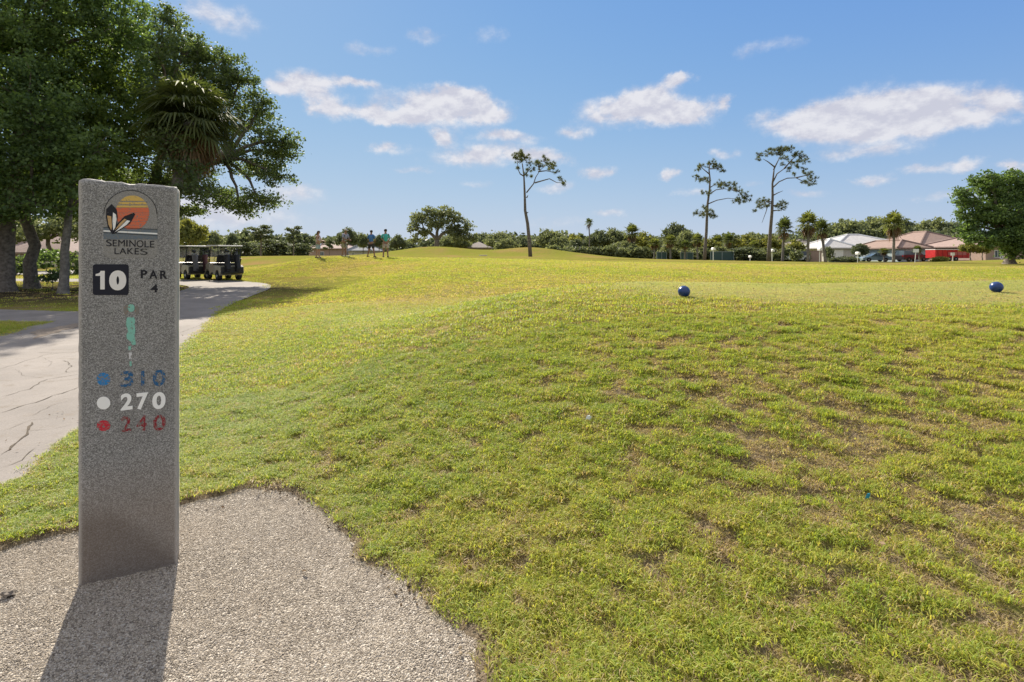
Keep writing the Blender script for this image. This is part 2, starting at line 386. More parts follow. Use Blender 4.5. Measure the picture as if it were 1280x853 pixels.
def axis(segs):
    a = [segs[0][0]]
    for (s, e, st) in segs:
        n = max(1, int(round((e-s)/st))); a += list(np.linspace(s, e, n+1)[1:])
    return np.array(a)
X = axis([(-4000,-1000,1000),(-1000,-200,160),(-200,-60,12),(-60,-20,1.2),(-20,-7,.3),(-7,7,.045),(7,20,.3),(20,90,1.2),(90,200,12),(200,1000,160),(1000,4000,1000)])
Y = axis([(-600,-100,100),(-100,-10,10),(-10,0,.8),(0,1.2,.15),(1.2,6,.04),(6,12,.09),(12,40,.35),(40,110,1.0),(110,200,10),(200,1000,160),(1000,5000,1000)])
gx, gy = np.meshgrid(X, Y); fx, fy = gx.ravel(), gy.ravel()
Z = height(fx, fy)
pdn = path_dist(fx, fy); gsd = gravel_sd(fx, fy)
lsh = lush(fx, fy)*sstep(0, .22, gsd+.16*(fbm(fx, fy, 6, 71, 3)-.5)); tee = tee_mask(fx, fy)
Z = Z-.045*(1-sstep(-.06, .02, pdn))-.035*(1-sstep(-.06, .0, gsd))
near = (1-sstep(5, 12, np.hypot(fx, fy)))
Z = Z+near*sstep(0, .15, pdn)*sstep(0, .15, gsd)*((fbm(fx, fy, 8, 31, 3)-.5)*.05+(lsh-.5)*.02)*(1-.7*tee)
nx, ny = len(X), len(Y)
ii, jj = np.meshgrid(np.arange(nx-1), np.arange(ny-1)); a = (jj*nx+ii).ravel()
me = npmesh('ground', np.c_[fx, fy, Z], np.c_[a, a+1, a+1+nx, a+nx])
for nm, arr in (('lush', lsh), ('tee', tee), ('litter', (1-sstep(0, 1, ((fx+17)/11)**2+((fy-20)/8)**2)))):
    at = me.attributes.new(nm, 'FLOAT', 'POINT'); at.data.foreach_set('value', arr.astype(np.float32))
# ground material
gm = mat('ground_turf', (.1, .12, .03), .95, 0, .1); t = gm.node_tree; b = t.nodes['Principled BSDF']
def attr(t, n): a = t.nodes.new('ShaderNodeAttribute'); a.attribute_name = n; return a.outputs['Fac']
def mixc(t, f, a, b_, mode='MIX'):
    m = t.nodes.new('ShaderNodeMix'); m.data_type = 'RGBA'; m.blend_type = mode
    for s, v in (('Factor', f), ('A', a), ('B', b_)):
        if isinstance(v, tuple): m.inputs[s].default_value = (*v, 1)
        elif isinstance(v, (int, float)): m.inputs[s].default_value = v
        else: t.links.new(v, m.inputs[s])
    return m.outputs['Result']
nA = noise(t, 2.2, 5, .65); nB = noise(t, 55, 4, .7); nC = noise(t, .22, 5, .6); nD = noise(t, 9, 4, .65)
nE = noise(t, 200, 3, .7)
grass = ramp(t, nB, [(.30, (.105, .115, .022)), (.5, (.21, .215, .035)), (.7, (.30, .285, .055))])
dry = ramp(t, nD, [(.38, (.25, .205, .055)), (.62, (.15, .19, .03))])
grass = mixc(t, .45, grass, dry)
grass = mixc(t, math_(t, 'MULTIPLY', math_(t, 'SUBTRACT', nC, .46), 4.0, True), grass, (.29, .19, .08))
bare = ramp(t, nE, [(.3, (.075, .055, .036)), (.5, (.19, .15, .105)), (.7, (.36, .30, .22))])
bare = mixc(t, math_(t, 'MULTIPLY', math_(t, 'SUBTRACT', nD, .5), 3, True), bare, (.14, .11, .07))
col = mixc(t, attr(t, 'lush'), bare, grass)
teec = ramp(t, nB, [(.3, (.17, .185, .06)), (.55, (.26, .275, .10)), (.75, (.36, .36, .16))])
col = mixc(t, attr(t, 'tee'), col, teec)
shaded_litter = ramp(t, nB, [(.35, (.045, .036, .022)), (.65, (.12, .095, .058))])  # leaf litter under the oaks, with their deep shade painted into its colour
col = mixc(t, math_(t, 'MULTIPLY', attr(t, 'litter'), math_(t, 'ADD', math_(t, 'MULTIPLY', nD, 2.2), .2), True), col, shaded_litter)
t.links.new(col, b.inputs['Base Color'])
hsum = math_(t, 'ADD', math_(t, 'MULTIPLY', nB, 1.0), math_(t, 'MULTIPLY', nD, 1.2))
bump(t, hsum, .8, .03, b); b.inputs['Specular IOR Level'].default_value = 0
me.materials.append(gm)
ground = link('ground', me, None, True); tag(ground, kind='structure')

# ------------------------------------------------------------------ cart path (concrete)
pm = mat('path_concrete', (.45, .4, .36), .85, 0, .3); t = pm.node_tree; b = t.nodes['Principled BSDF']
pA = noise(t, .9, 5, .6); pB = noise(t, 60, 4, .7); pC = noise(t, 5, 6, .7)
c = ramp(t, pA, [(.35, (.175, .158, .145)), (.65, (.285, .255, .232))])
c = mixc(t, math_(t, 'MULTIPLY', math_(t, 'SUBTRACT', pC, .53), 6, True), c, (.17, .14, .11))
c = mixc(t, .35, c, ramp(t, pB, [(.3, (.13, .11, .095)), (.7, (.32, .285, .255))]))
t.links.new(c, b.inputs['Base Color']); bump(t, math_(t, 'ADD', pB, pC), .25, .01, b)
def ribbon(name, P, Wd, m, zoff=.0, step=.25, across=8, kind='structure', jag=.05):
    P = [Vector((*p, 0)) for p in P]; pts = []; ws = []
    for i in range(len(P)-1):
        n = max(1, int((P[i+1]-P[i]).length/step))
        for k in range(n):
            f = k/n
            p0 = P[max(i-1, 0)]; p1 = P[i]; p2 = P[i+1]; p3 = P[min(i+2, len(P)-1)]
            pts.append(.5*((2*p1)+(p2-p0)*f+(2*p0-5*p1+4*p2-p3)*f*f+(3*p1-p0-3*p2+p3)*f**3)); ws.append(Wd[i]*(1-f)+Wd[i+1]*f)
    pts.append(P[-1]); ws.append(Wd[-1]); V = []
    for i, p in enumerate(pts):
        tt = (pts[min(i+1, len(pts)-1)]-pts[max(i-1, 0)]).normalized(); nn = Vector((-tt.y, tt.x, 0))
        for k in range(across+1):
            s = (k/across*2-1)*ws[i]
            if k in (0, across): s += (float(fbm([p.x], [p.y], 3, 9 if k else 8, 3)[0])-.5)*2*jag
            q = p+nn*s; V.append((q.x, q.y))
    V = np.array(V); z = height(V[:, 0], V[:, 1])+zoff
    n = len(pts); w = across+1
    ii, jj = np.meshgrid(np.arange(w-1), np.arange(n-1)); a = (jj*w+ii).ravel()
    me = npmesh(name, np.c_[V, z], np.c_[a, a+w, a+w+1, a+1], [m])
    o = link(name, me, None, True); tag(o, kind=kind); return o
path = ribbon('cart_path', PATH, [w+.03 for w in PATHW], pm, 0, .25, 10)
ribbon('side_path', BR, [1.02]*5, pm, -.006, .3, 8)
# cracks traced on the slab (px,py on level ground)
def gpt(px, py, z=0): d = F*(CH-z)/(py-HZ); return Vector(((px-640)/F*d, d, z))
crm = nmat('crack_dirt', 40, (.06, .045, .03), (.11, .085, .06), .95, 0)
rng = random.Random(5)
def crack(pts, w):
    P = [gpt(*p) for p in pts]; mb = MB(); Q = []
    for i in range(len(P)-1):
        n = max(2, int((P[i+1]-P[i]).length/.07))
        for k in range(n):
            q = P[i].lerp(P[i+1], k/n); Q.append(q+Vector((rng.uniform(-1, 1), rng.uniform(-1, 1), 0))*.018)
    Q.append(P[-1]); L = []; Rr = []
    z = height([q.x for q in Q], [q.y for q in Q])
    for i, q in enumerate(Q):
        tt = (Q[min(i+1, len(Q)-1)]-Q[max(i-1, 0)]); tt.z = 0; tt = tt.normalized() if tt.length > 0 else Vector((1, 0, 0))
        nn = Vector((-tt.y, tt.x, 0)); ww = w*.42*rng.uniform(.35, 1.3)*(1 if 0 < i < len(Q)-1 else .2)
        L.append((q.x+nn.x*ww, q.y+nn.y*ww, z[i]+.004)); Rr.append((q.x-nn.x*ww, q.y-nn.y*ww, z[i]+.004))
    n = len(Q); mb.add(L+Rr, [(i, i+1, n+i+1, n+i) for i in range(n-1)])
    mb.build('crack', crm, path, fix=False)
for pts, w in [([(0,497),(35,487),(60,474),(99,468)], .009), ([(-60,500),(0,493)], .006), ([(0,517),(45,503),(99,484)], .012), ([(0,568),(25,553),(33,543),(40,528)], .02), ([(0,462),(30,452),(65,442)], .006),
               ([(46,441),(70,442),(99,440)], .008), ([(52,447),(66,454),(60,459)], .005), ([(70,448),(99,445)], .006), ([(80,450),(88,457),(82,466),(99,464)], .007), ([(20,462),(30,470),(55,473)], .004), ([(225,416),(250,407),(275,395)], .008),
               ([(40,520),(70,505),(99,498)], .004), ([(0,540),(40,525),(90,520)], .004), ([(30,540),(60,538),(95,530)], .004), ([(225,398),(262,392)], .006), ([(0,585),(20,580),(45,560)], .006), ([(0,430),(50,424),(99,412)], .01), ([(60,404),(99,407)], .008), ([(240,378),(300,380)], .012), ([(250,362),(318,364)], .012)]:
    crack(pts, w)
# dirt washed over the slab near the grass corner
dm = nmat('path_dirt', 25, (.16, .12, .085), (.32, .26, .2), .95, .4, .01)
def blob(name, P, m, z=.006, parent=None, jit=.03, n=40):
    # smooth closed outline -> fan with jagged edge
    c = sum((Vector(p) for p in P), Vector((0, 0, 0)))/len(P); V = [(c.x, c.y, hz(c.x, c.y)+z)]
    for k in range(n):
        f = k/n*len(P); i = int(f); f -= i
        q = Vector(P[i]).lerp(Vector(P[(i+1) % len(P)]), f); q += (q-c).normalized()*rng.uniform(-jit, jit)
        V.append((q.x, q.y, hz(q.x, q.y)+z))
    mb = MB(); mb.add(V, [(0, k+1, (k+1) % n+1) for k in range(n)]); return mb.build(name, m, parent, fix=False)
blob('dirt_patch', [gpt(45,414), gpt(99,404), gpt(99,409), gpt(70,416), gpt(42,424)], dm, parent=path, jit=.1)

# ------------------------------------------------------------------ gravel patch
X2 = np.arange(-3.5, .45, .04); Y2 = np.arange(-2.1, 3.4, .04)
gx, gy = np.meshgrid(X2, Y2); fx, fy = gx.ravel(), gy.ravel(); sd = gravel_sd(fx, fy)
gz = height(fx, fy)-.012-.05*sstep(.0, .12, sd)+(fbm(fx, fy, 3.2, 41, 4)-.5)*.03
def gravel_z(x, y): return height(x, y)-.012+(fbm(x, y, 3.2, 41, 4)-.5)*.03
ii, jj = np.meshgrid(np.arange(len(X2)-1), np.arange(len(Y2)-1)); a = (jj*len(X2)+ii).ravel(); w = len(X2)
me = npmesh('gravel_bed', np.c_[fx, fy, gz], np.c_[a, a+1, a+1+w, a+w])
vm = mat('gravel', (.4, .36, .3), .9, 0, .2); t = vm.node_tree; b = t.nodes['Principled BSDF']
tcn = t.nodes.new('ShaderNodeTexCoord'); vo = t.nodes.new('ShaderNodeTexVoronoi'); vo.inputs['Scale'].default_value = 130; t.links.new(tcn.outputs['Object'], vo.inputs['Vector'])
sp = t.nodes.new('ShaderNodeSeparateColor'); t.links.new(vo.outputs['Color'], sp.inputs[0])
c = ramp(t, sp.outputs[0], [(0, (.15, .125, .10)), (.4, (.29, .25, .20)), (.8, (.44, .39, .325)), (1, (.60, .55, .48))])
gN = noise(t, 2.5, 4)
c = mixc(t, math_(t, 'MULTIPLY', math_(t, 'SUBTRACT', gN, .45), 1.6, True), c, (.30, .24, .175))
t.links.new(c, b.inputs['Base Color']); bump(t, math_(t, 'MULTIPLY', vo.outputs['Distance'], -1), 1.0, .008, b)
me.materials.append(vm); gb = link('gravel_bed', me, None, True); tag(gb, kind='structure')
stm = mat('gravel_stone', (.5, .45, .38), .85, 0, .25); t = stm.node_tree; b = t.nodes['Principled BSDF']
g = t.nodes.new('ShaderNodeAttribute'); g.attribute_type = 'INSTANCER'; g.attribute_name = 'tint'
t.links.new(ramp(t, g.outputs['Fac'], [(0, (.11, .09, .07)), (.22, (.31, .265, .205)), (.75, (.55, .48, .39)), (1, (.78, .72, .62))]), b.inputs['Base Color'])

# ------------------------------------------------------------------ instancer
protos = bpy.data.collections.new('scatter_sources')
def scatter(name, P, rotz, scale, tint, meshes, tilt=None):
    n = len(P); me = bpy.data.meshes.new(name); me.vertices.add(n); me.vertices.foreach_set('co', np.asarray(P, np.float32).ravel())
    for nm, arr in (('tint', tint), ('isc', scale)):
        a_ = me.attributes.new(nm, 'FLOAT', 'POINT'); a_.data.foreach_set('value', np.asarray(arr, np.float32))
    rr = np.zeros((n, 3), np.float32); rr[:, 2] = rotz
    if tilt is not None: rr[:, :2] = tilt
    a_ = me.attributes.new('irot', 'FLOAT_VECTOR', 'POINT'); a_.data.foreach_set('vector', rr.ravel())
    o = link(name, me)
    col_ = bpy.data.collections.new(name+'_source')
    for i, m_ in enumerate(meshes):
        po = bpy.data.objects.new(name+'_piece', m_); col_.objects.link(po)
    ng = bpy.data.node_groups.new(name, 'GeometryNodeTree')
    ng.interface.new_socket('Geometry', in_out='INPUT', socket_type='NodeSocketGeometry'); ng.interface.new_socket('Geometry', in_out='OUTPUT', socket_type='NodeSocketGeometry')
    gi = ng.nodes.new('NodeGroupInput'); go = ng.nodes.new('NodeGroupOutput')
    ci = ng.nodes.new('GeometryNodeCollectionInfo'); ci.inputs['Collection'].default_value = col_; ci.inputs['Separate Children'].default_value = True; ci.inputs['Reset Children'].default_value = True
    ip = ng.nodes.new('GeometryNodeInstanceOnPoints'); ip.inputs['Pick Instance'].default_value = True
    def na(nm, typ): q = ng.nodes.new('GeometryNodeInputNamedAttribute'); q.data_type = typ; q.inputs['Name'].default_value = nm; return q.outputs['Attribute']
    rv = ng.nodes.new('FunctionNodeRandomValue'); rv.data_type = 'INT'; rv.inputs['Min'].default_value if False else None
    rv.inputs[4].default_value = 0; rv.inputs[5].default_value = len(meshes)-1
    ng.links.new(gi.outputs[0], ip.inputs['Points']); ng.links.new(ci.outputs[0], ip.inputs['Instance']); ng.links.new(rv.outputs[2], ip.inputs['Instance Index'])
    er = ng.nodes.new('FunctionNodeEulerToRotation'); ng.links.new(na('irot', 'FLOAT_VECTOR'), er.inputs[0]); ng.links.new(er.outputs[0], ip.inputs['Rotation'])
    ng.links.new(na('isc', 'FLOAT'), ip.inputs['Scale'])
    ng.links.new(ip.outputs[0], go.inputs[0])
    md = o.modifiers.new('scatter', 'NODES'); md.node_group = ng
    return o
nr = np.random.default_rng(3)
def pebble(seed, m):
    r = random.Random(seed); bm = bmesh.new(); bmesh.ops.create_icosphere(bm, subdivisions=1, radius=1)
    for v in bm.verts: v.co = Vector((v.co.x*r.uniform(.8, 1.3), v.co.y*r.uniform(.7, 1.0), v.co.z*r.uniform(.5, .7)))*r.uniform(.8, 1.1)
    me = bpy.data.meshes.new('pebble'); bm.to_mesh(me); bm.free(); me.materials.append(m); return me
n = 330000
px_ = nr.uniform(-3.3, .3, n); py_ = nr.uniform(.6, 3.3, n); k = (gravel_sd(px_, py_) < .03+.05*nr.random(n)**3) & (px_ > -1.05*py_-.7)
px_, py_ = px_[k], py_[k]; n = len(px_)
tn = np.clip(nr.beta(2.2, 2, n)*.95+.25*(fbm(px_, py_, 2.5, 61, 3)-.5), 0, 1)
sc_ = nr.uniform(.0014, .0032, n)*(1+.9*(nr.random(n) > .985))
peb = scatter('gravel_stones', np.c_[px_, py_, gravel_z(px_, py_)+.001], nr.uniform(0, 6.28, n), sc_, tn, [pebble(i, stm) for i in range(5)], nr.uniform(-.5, .5, (n, 2)))
tag(peb, 'loose pale crushed gravel around the stone marker', 'gravel', kind='stuff')

n = 9000
x = nr.uniform(-3.3, .4, n); y = nr.uniform(1.0, 3.4, n); g_ = gravel_sd(x, y); k = np.abs(g_-.01) < .09*nr.random(n)**.7*(.4+fbm(x, y, 3, 66, 3)*1.3); x, y = x[k], y[k]
rm = mat('rim_debris', (.14, .10, .065), .95, 0, .1); t = rm.node_tree; g = t.nodes.new('ShaderNodeAttribute'); g.attribute_type = 'INSTANCER'; g.attribute_name = 'tint'
t.links.new(ramp(t, g.outputs['Fac'], [(0, (.05, .035, .022)), (.6, (.17, .12, .075)), (1, (.34, .27, .18))]), t.nodes['Principled BSDF'].inputs['Base Color'])
o = scatter('rim_debris', np.c_[x, y, height(x, y)+.004], nr.uniform(0, 6.28, len(x)), nr.uniform(.003, .008, len(x)), nr.random(len(x)), [pebble(50+i, rm) for i in range(4)], nr.uniform(-.6, .6, (len(x), 2)))
tag(o, 'brown soil crumbs and roots along the ragged gravel rim', 'soil crumbs', kind='stuff')
# ------------------------------------------------------------------ grass blades
bl = mat('grass_blade', (.1, .14, .03), .5, 0, .3); t = bl.node_tree; b = t.nodes['Principled BSDF']; out = t.nodes['Material Output']
g = t.nodes.new('ShaderNodeAttribute'); g.attribute_type = 'INSTANCER'; g.attribute_name = 'tint'
geo = t.nodes.new('ShaderNodeNewGeometry')
s_ = math_(t, 'ADD', g.outputs['Fac'], math_(t, 'MULTIPLY', math_(t, 'SUBTRACT', geo.outputs['Random Per Island'], .5), .5), True)
bc = ramp(t, s_, [(0, (.44, .35, .23)), (.22, (.49, .41, .18)), (.42, (.45, .465, .085)), (.7, (.32, .41, .065)), (1, (.18, .29, .05))])
t.links.new(bc, b.inputs['Base Color'])
tr = t.nodes.new('ShaderNodeBsdfTranslucent'); t.links.new(mixc(t, 1.0, bc, (1.45, 1.35, .7), 'MULTIPLY'), tr.inputs['Color'])
ms = t.nodes.new('ShaderNodeMixShader'); ms.inputs[0].default_value = .5; t.links.new(b.outputs[0], ms.inputs[1]); t.links.new(tr.outputs[0], ms.inputs[2]); t.links.new(ms.outputs[0], out.inputs[0])
def tuft(seed, nb, spread, hmin, hmax, wid, lean, mt_=bl):
    r = random.Random(seed); V = []; Fc = []
    for i in range(nb):
        a = r.uniform(0, 6.28); q = spread*math.sqrt(r.random()); x, y = q*math.cos(a), q*math.sin(a)
        h = r.uniform(hmin, hmax); d = r.uniform(0, 6.28); ln = r.uniform(*lean); dx, dy = math.cos(d), math.sin(d); w = wid*r.uniform(.6, 1.2)
        sx, sy = -dy*w/2, dx*w/2; o = len(V)
        m1 = (x+dx*h*ln*.35, y+dy*h*ln*.35, h*.55); tp = (x+dx*h*ln, y+dy*h*ln, h*(1-.35*ln))
        V += [(x-sx, y-sy, -.004), (x+sx, y+sy, -.004), (m1[0]+sx*.8, m1[1]+sy*.8, m1[2]), (m1[0]-sx*.8, m1[1]-sy*.8, m1[2]), tp, tp]
        V[-1] = (tp[0]+sx*.15, tp[1]+sy*.15, tp[2])
        Fc += [(o, o+1, o+2, o+3), (o+3, o+2, o+5, o+4)]
    return npmesh('tuft', V, Fc, [mt_])
tA = [tuft(i, 26, .045, .006, .027, .0032, (.7, 2.0)) for i in range(7)]
tB = [tuft(20+i, 34, .11, .010, .030, .006, (.7, 1.9)) for i in range(5)]
tC = [tuft(40+i, 34, .26, .015, .04, .014, (.4, 1.4)) for i in range(5)]
bl2 = bl.copy(); bl2.name = 'tee_blade'
for e, c_ in zip(bl2.node_tree.nodes['Color Ramp'].color_ramp.elements, ((.42, .36, .22), (.52, .48, .26), (.46, .48, .20), (.36, .42, .15), (.22, .32, .11))): e.color = (*c_, 1)
tT = [tuft(60+i, 30, .06, .006, .016, .003, (.4, 1.4), bl2) for i in range(4)]
def field(n, y0, y1, k=.06):
    y = np.exp(nr.uniform(np.log(y0+.8), np.log(y1+.8), n))-.8 if False else np.sqrt(nr.uniform(y0**2, y1**2, n))
    x = nr.uniform(-1.08, 1.12, n)*(y+.25)
    return x, y
def tintf(x, y, l):
    v = .24+.36*l*(.45+fbm(x, y, .9, 91, 3))+.22*(fbm(x, y, 7, 92, 2)-.5)
    v = v-.35*np.clip((fbm(x, y, .22, 97, 4)-.5)*4, 0, 1)*sstep(8, 14, y)
    v = v+.15*(1-sstep(-3.0, .3, x-.15*y))*(1-sstep(6, 12, y))
    straw = nr.random(len(x)) < (.14+.5*(1-l)); v = np.where(straw, nr.uniform(0, .25, len(x)), v)
    return np.clip(v+nr.normal(0, .07, len(x)), 0, 1)
for nm, n, y0, y1, meshes, smul, lab in (('grass_near', 84000, 1.0, 5.0, tA, 1.0, 'short backlit grass with bare worn patches on the slope near the marker'),
                                   ('grass_middle', 56000, 5.0, 13.0, tB, 1.0, 'short green grass around the raised tee'),
                                   ('grass_far', 42000, 13.0, 34.0, tC, 1.0, 'sunlit fairway grass beyond the tee')):
    x, y = field(n, y0, y1); l = lush(x, y); ok = (path_dist(x, y) > -.02+.06*(nr.random(n)-.6)) & (gravel_sd(x, y) > .0+.30*nr.random(n)**2.2*(fbm(x, y, 4, 72, 3)*2-.3)) & (nr.random(n) < .10+.9*l)
    tm = tee_mask(x, y); isT = (tm > .5)
    shade_lit = ((x+17)/11)**2+((y-20)/8)**2 < 1
    ok &= ~(shade_lit & (nr.random(n) < .88)); ok &= ~((nr.random(n) < tm*1.3) & (y > 4))
    x, y, l = x[ok], y[ok], l[ok]; z = height(x, y)+(1-sstep(5, 12, np.hypot(x, y)))*((fbm(x, y, 8, 31, 3)-.5)*.05+(l-.5)*.02)*(1-.7*tee_mask(x, y))
    o = scatter(nm, np.c_[x, y, z], nr.uniform(0, 6.28, len(x)), nr.uniform(.65, 1.25, len(x))*(.55+.5*l), tintf(x, y, l), meshes, nr.uniform(-.15, .15, (len(x), 2)))
    tag(o, lab, 'grass', kind='stuff')
n = 60000
x = nr.uniform(.5, 13, n); y = nr.uniform(4.9, 9.8, n); ok = (tee_mask(x, y) > .35) & (x < 1.15*y+.4) & (nr.random(n) < np.clip(6.5/y, 0, 1)); x, y = x[ok], y[ok]
z = height(x, y)+(1-sstep(5, 12, np.hypot(x, y)))*((fbm(x, y, 8, 31, 3)-.5)*.05+(lush(x, y)-.5)*.02)*(.3)
o = scatter('tee_grass', np.c_[x, y, z], nr.uniform(0, 6.28, len(x)), nr.uniform(.8, 1.4, len(x)), np.clip(.42+.35*(fbm(x, y, 2, 95, 3)-.5)+nr.normal(0, .14, len(x)), 0, 1), tT)
tag(o, 'closely mown pale grass on the flat tee', 'grass', kind='stuff')
# brown thatch in the worn spots
th_ = [tuft(80+i, 26, .06, .003, .014, .003, (1.5, 4.0)) for i in range(4)]
n = 60000; x, y = field(n, 1.0, 6.5); l = lush(x, y); ok = (l < .75) & (path_dist(x, y) > 0) & (gravel_sd(x, y) > .02)
x, y, l = x[ok], y[ok], l[ok]; z = height(x, y)+(1-sstep(5, 12, np.hypot(x, y)))*((fbm(x, y, 8, 31, 3)-.5)*.05+(l-.5)*.02)*(1-.7*tee_mask(x, y))
o = scatter('thatch', np.c_[x, y, z+.002], nr.uniform(0, 6.28, len(x)), nr.uniform(.6, 1.3, len(x)), np.clip(nr.normal(.10, .12, len(x)), 0, .45), th_, nr.uniform(-.2, .2, (len(x), 2)))
tag(o, 'dry brown thatch in the worn spots of the slope', 'thatch', kind='stuff')
# fallen leaves / litter
lm = leafmat('fallen_leaf', (.14, .08, .045), (.30, .2, .11), .2, (1, 1, 1))
n = 2600; x, y = field(n, 1.2, 9); ok = path_dist(x, y) > -.5; x, y = x[ok], y[ok]
k = (nr.random(len(x)) < np.where(gravel_sd(x, y) < 0, .12, 1)); x, y = x[k], y[k]
lf = [npmesh('fallen_leaf', [(-.01, 0, .001), (0, -.005, .004), (.012, 0, .002), (0, .005, .0)], [(0, 1, 2, 3)], [lm])]
o = scatter('fallen_leaves', np.c_[x, y, height(x, y)+.012*(gravel_sd(x, y) > 0)], nr.uniform(0, 6.28, len(x)), nr.uniform(.5, 1.5, len(x)), nr.random(len(x)), lf, nr.uniform(-.5, .5, (len(x), 2)))
tag(o, 'small brown fallen leaves and thatch bits in the grass', 'leaf litter', kind='stuff')
# ------------------------------------------------------------------ stone marker
SL = Vector((-1.842, 2.175, 0)); SA = Vector((.31, .171, 0)).normalized(); SW = .354; SNn = Vector((SA.y, -SA.x, 0)); ST = .10
gr = mat('granite', (.2, .19, .18), .75, 0, .35); t = gr.node_tree; b = t.nodes['Principled BSDF']
tcn = t.nodes.new('ShaderNodeTexCoord'); ob = tcn.outputs['Object']
ga = noise(t, 215, 3, .85, ob); gb_ = noise(t, 620, 2, .6, ob); gc = noise(t, 3.5, 5, .6, ob)
gv = t.nodes.new('ShaderNodeTexVoronoi'); gv.inputs['Scale'].default_value = 300; t.links.new(ob, gv.inputs['Vector'])
gs = t.nodes.new('ShaderNodeSeparateColor'); t.links.new(gv.outputs['Color'], gs.inputs[0])
gmix = math_(t, 'ADD', math_(t, 'MULTIPLY', math_(t, 'SUBTRACT', gs.outputs[0], .5), .27), math_(t, 'ADD', .26, math_(t, 'MULTIPLY', ga, .48)))
c = ramp(t, gmix, [(.34, (.095, .094, .092)), (.5, (.225, .221, .213)), (.66, (.43, .425, .415))])
c = mixc(t, math_(t, 'MULTIPLY', math_(t, 'SUBTRACT', gc, .45), 1.1, True), c, (.14, .133, .12))
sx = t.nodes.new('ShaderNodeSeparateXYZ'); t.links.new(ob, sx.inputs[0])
# browner low down, darker still below a slanting line
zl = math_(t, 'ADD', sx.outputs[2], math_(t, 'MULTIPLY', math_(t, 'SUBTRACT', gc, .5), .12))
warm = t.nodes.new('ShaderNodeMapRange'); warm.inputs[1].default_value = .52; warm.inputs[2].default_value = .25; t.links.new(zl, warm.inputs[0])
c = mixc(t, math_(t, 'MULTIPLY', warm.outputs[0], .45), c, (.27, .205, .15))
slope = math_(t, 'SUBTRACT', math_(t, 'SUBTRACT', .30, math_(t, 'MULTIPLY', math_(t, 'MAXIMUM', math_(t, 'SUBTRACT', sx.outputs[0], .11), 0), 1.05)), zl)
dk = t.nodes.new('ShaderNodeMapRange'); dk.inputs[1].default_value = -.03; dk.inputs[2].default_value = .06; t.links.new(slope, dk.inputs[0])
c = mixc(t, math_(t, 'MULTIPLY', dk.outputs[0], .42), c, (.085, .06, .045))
ch = attr(t, 'chip')
c = mixc(t, math_(t, 'MULTIPLY', ch, .8), c, (.50, .47, .43))
t.links.new(c, b.inputs['Base Color']); bump(t, ga, .04, .001, b)
marker = empty('stone_marker', SL, math.atan2(SA.y, SA.x), 'tall grey granite slab with painted hole number and distances, standing in the gravel', 'golf marker')
def slab(sw, st, z0, zl_, zr, nxs=24, nys=5, nzs=110):
    V = []; idx = {}; Fc = []; chip = []
    r = np.random.default_rng(8)
    def vid(i, j, k):
        key = (i, j, k)
        if key in idx: return idx[key]
        u, v, w = i/nxs, j/nys, k/nzs
        top = zl_*(1-u)+zr*u
        x = u*sw; y = v*st; z = z0+w*(top-z0)
        nb = (i in (0, nxs))+(j in (0, nys))+(k == nzs)
        c_ = 0
        if nb >= 2:
            cx = float(fbm([z*1.0+i*3.3], [x+j*7.7], 28, 50, 3)[0]); am = .004*max(0, cx-.4) + (.004 if k == nzs else 0)
            if k == nzs: am += .012*max(0, float(fbm([x+j], [y*3], 22, 60, 3)[0])-.4)
            if i == 0: x += am
            if i == nxs: x -= am
            if j == 0: y += am*1.0
            if j == nys: y -= am
            if k == nzs: z -= am*1.5
            c_ = 1
        elif k == nzs:
            z -= .018*float(fbm([x], [y], 30, 61, 3)[0]); c_ = .6
        elif i in (0, nxs):
            x += (1 if i == 0 else -1)*.0035*float(fbm([z], [y], 26, 63+i, 3)[0]); c_ = .5
        elif j == 0 and i in (1, nxs-1) or (j == 0 and k == nzs-1): c_ = .05
        idx[key] = len(V); V.append((x, y, z)); chip.append(c_); return idx[key]
    for i in range(nxs):
        for k in range(nzs):
            for j in (0, nys): f = [vid(i, j, k), vid(i+1, j, k), vid(i+1, j, k+1), vid(i, j, k+1)]; Fc.append(f if j == 0 else f[::-1])
    for j in range(nys):
        for k in range(nzs):
            for i in (0, nxs): f = [vid(i, j, k), vid(i, j, k+1), vid(i, j+1, k+1), vid(i, j+1, k)]; Fc.append(f if i == 0 else f[::-1])
        for i in range(nxs): Fc.append([vid(i, j, nzs), vid(i+1, j, nzs), vid(i+1, j+1, nzs), vid(i, j+1, nzs)])
    me = npmesh('slab', V, Fc, [gr]); a_ = me.attributes.new('chip', 'FLOAT', 'POINT'); a_.data.foreach_set('value', np.array(chip, np.float32))
    return me
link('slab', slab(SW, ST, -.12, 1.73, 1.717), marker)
def sgn(px, py):
    """photo position -> point on the face (along, up), measured on the photograph"""
    q = (px-640)/F; s = (q*SL.y-SL.x)/(SA.x-q*SA.y); d = SL.y+s*SA.y; return s, CH-(py-HZ)/F*d
def z1(px, py): return sgn(80+px/4.488, 210+py/4.488)
def z2(px, py): return sgn(90+px/4.487, 370+py/4.487)
def worn(name, col, wear=.3, scale=70, under=(.2, .19, .17)):
    m = mat(name, col, .55, 0, .3); t = m.node_tree; b = t.nodes['Principled BSDF']
    f = noise(t, scale, 4, .7); mr = t.nodes.new('ShaderNodeMapRange'); mr.inputs[1].default_value = wear; mr.inputs[2].default_value = wear+.05; t.links.new(f, mr.inputs[0])
    t.links.new(mixc(t, mr.outputs[0], under, col), b.inputs['Base Color']); return m
FY = [0]
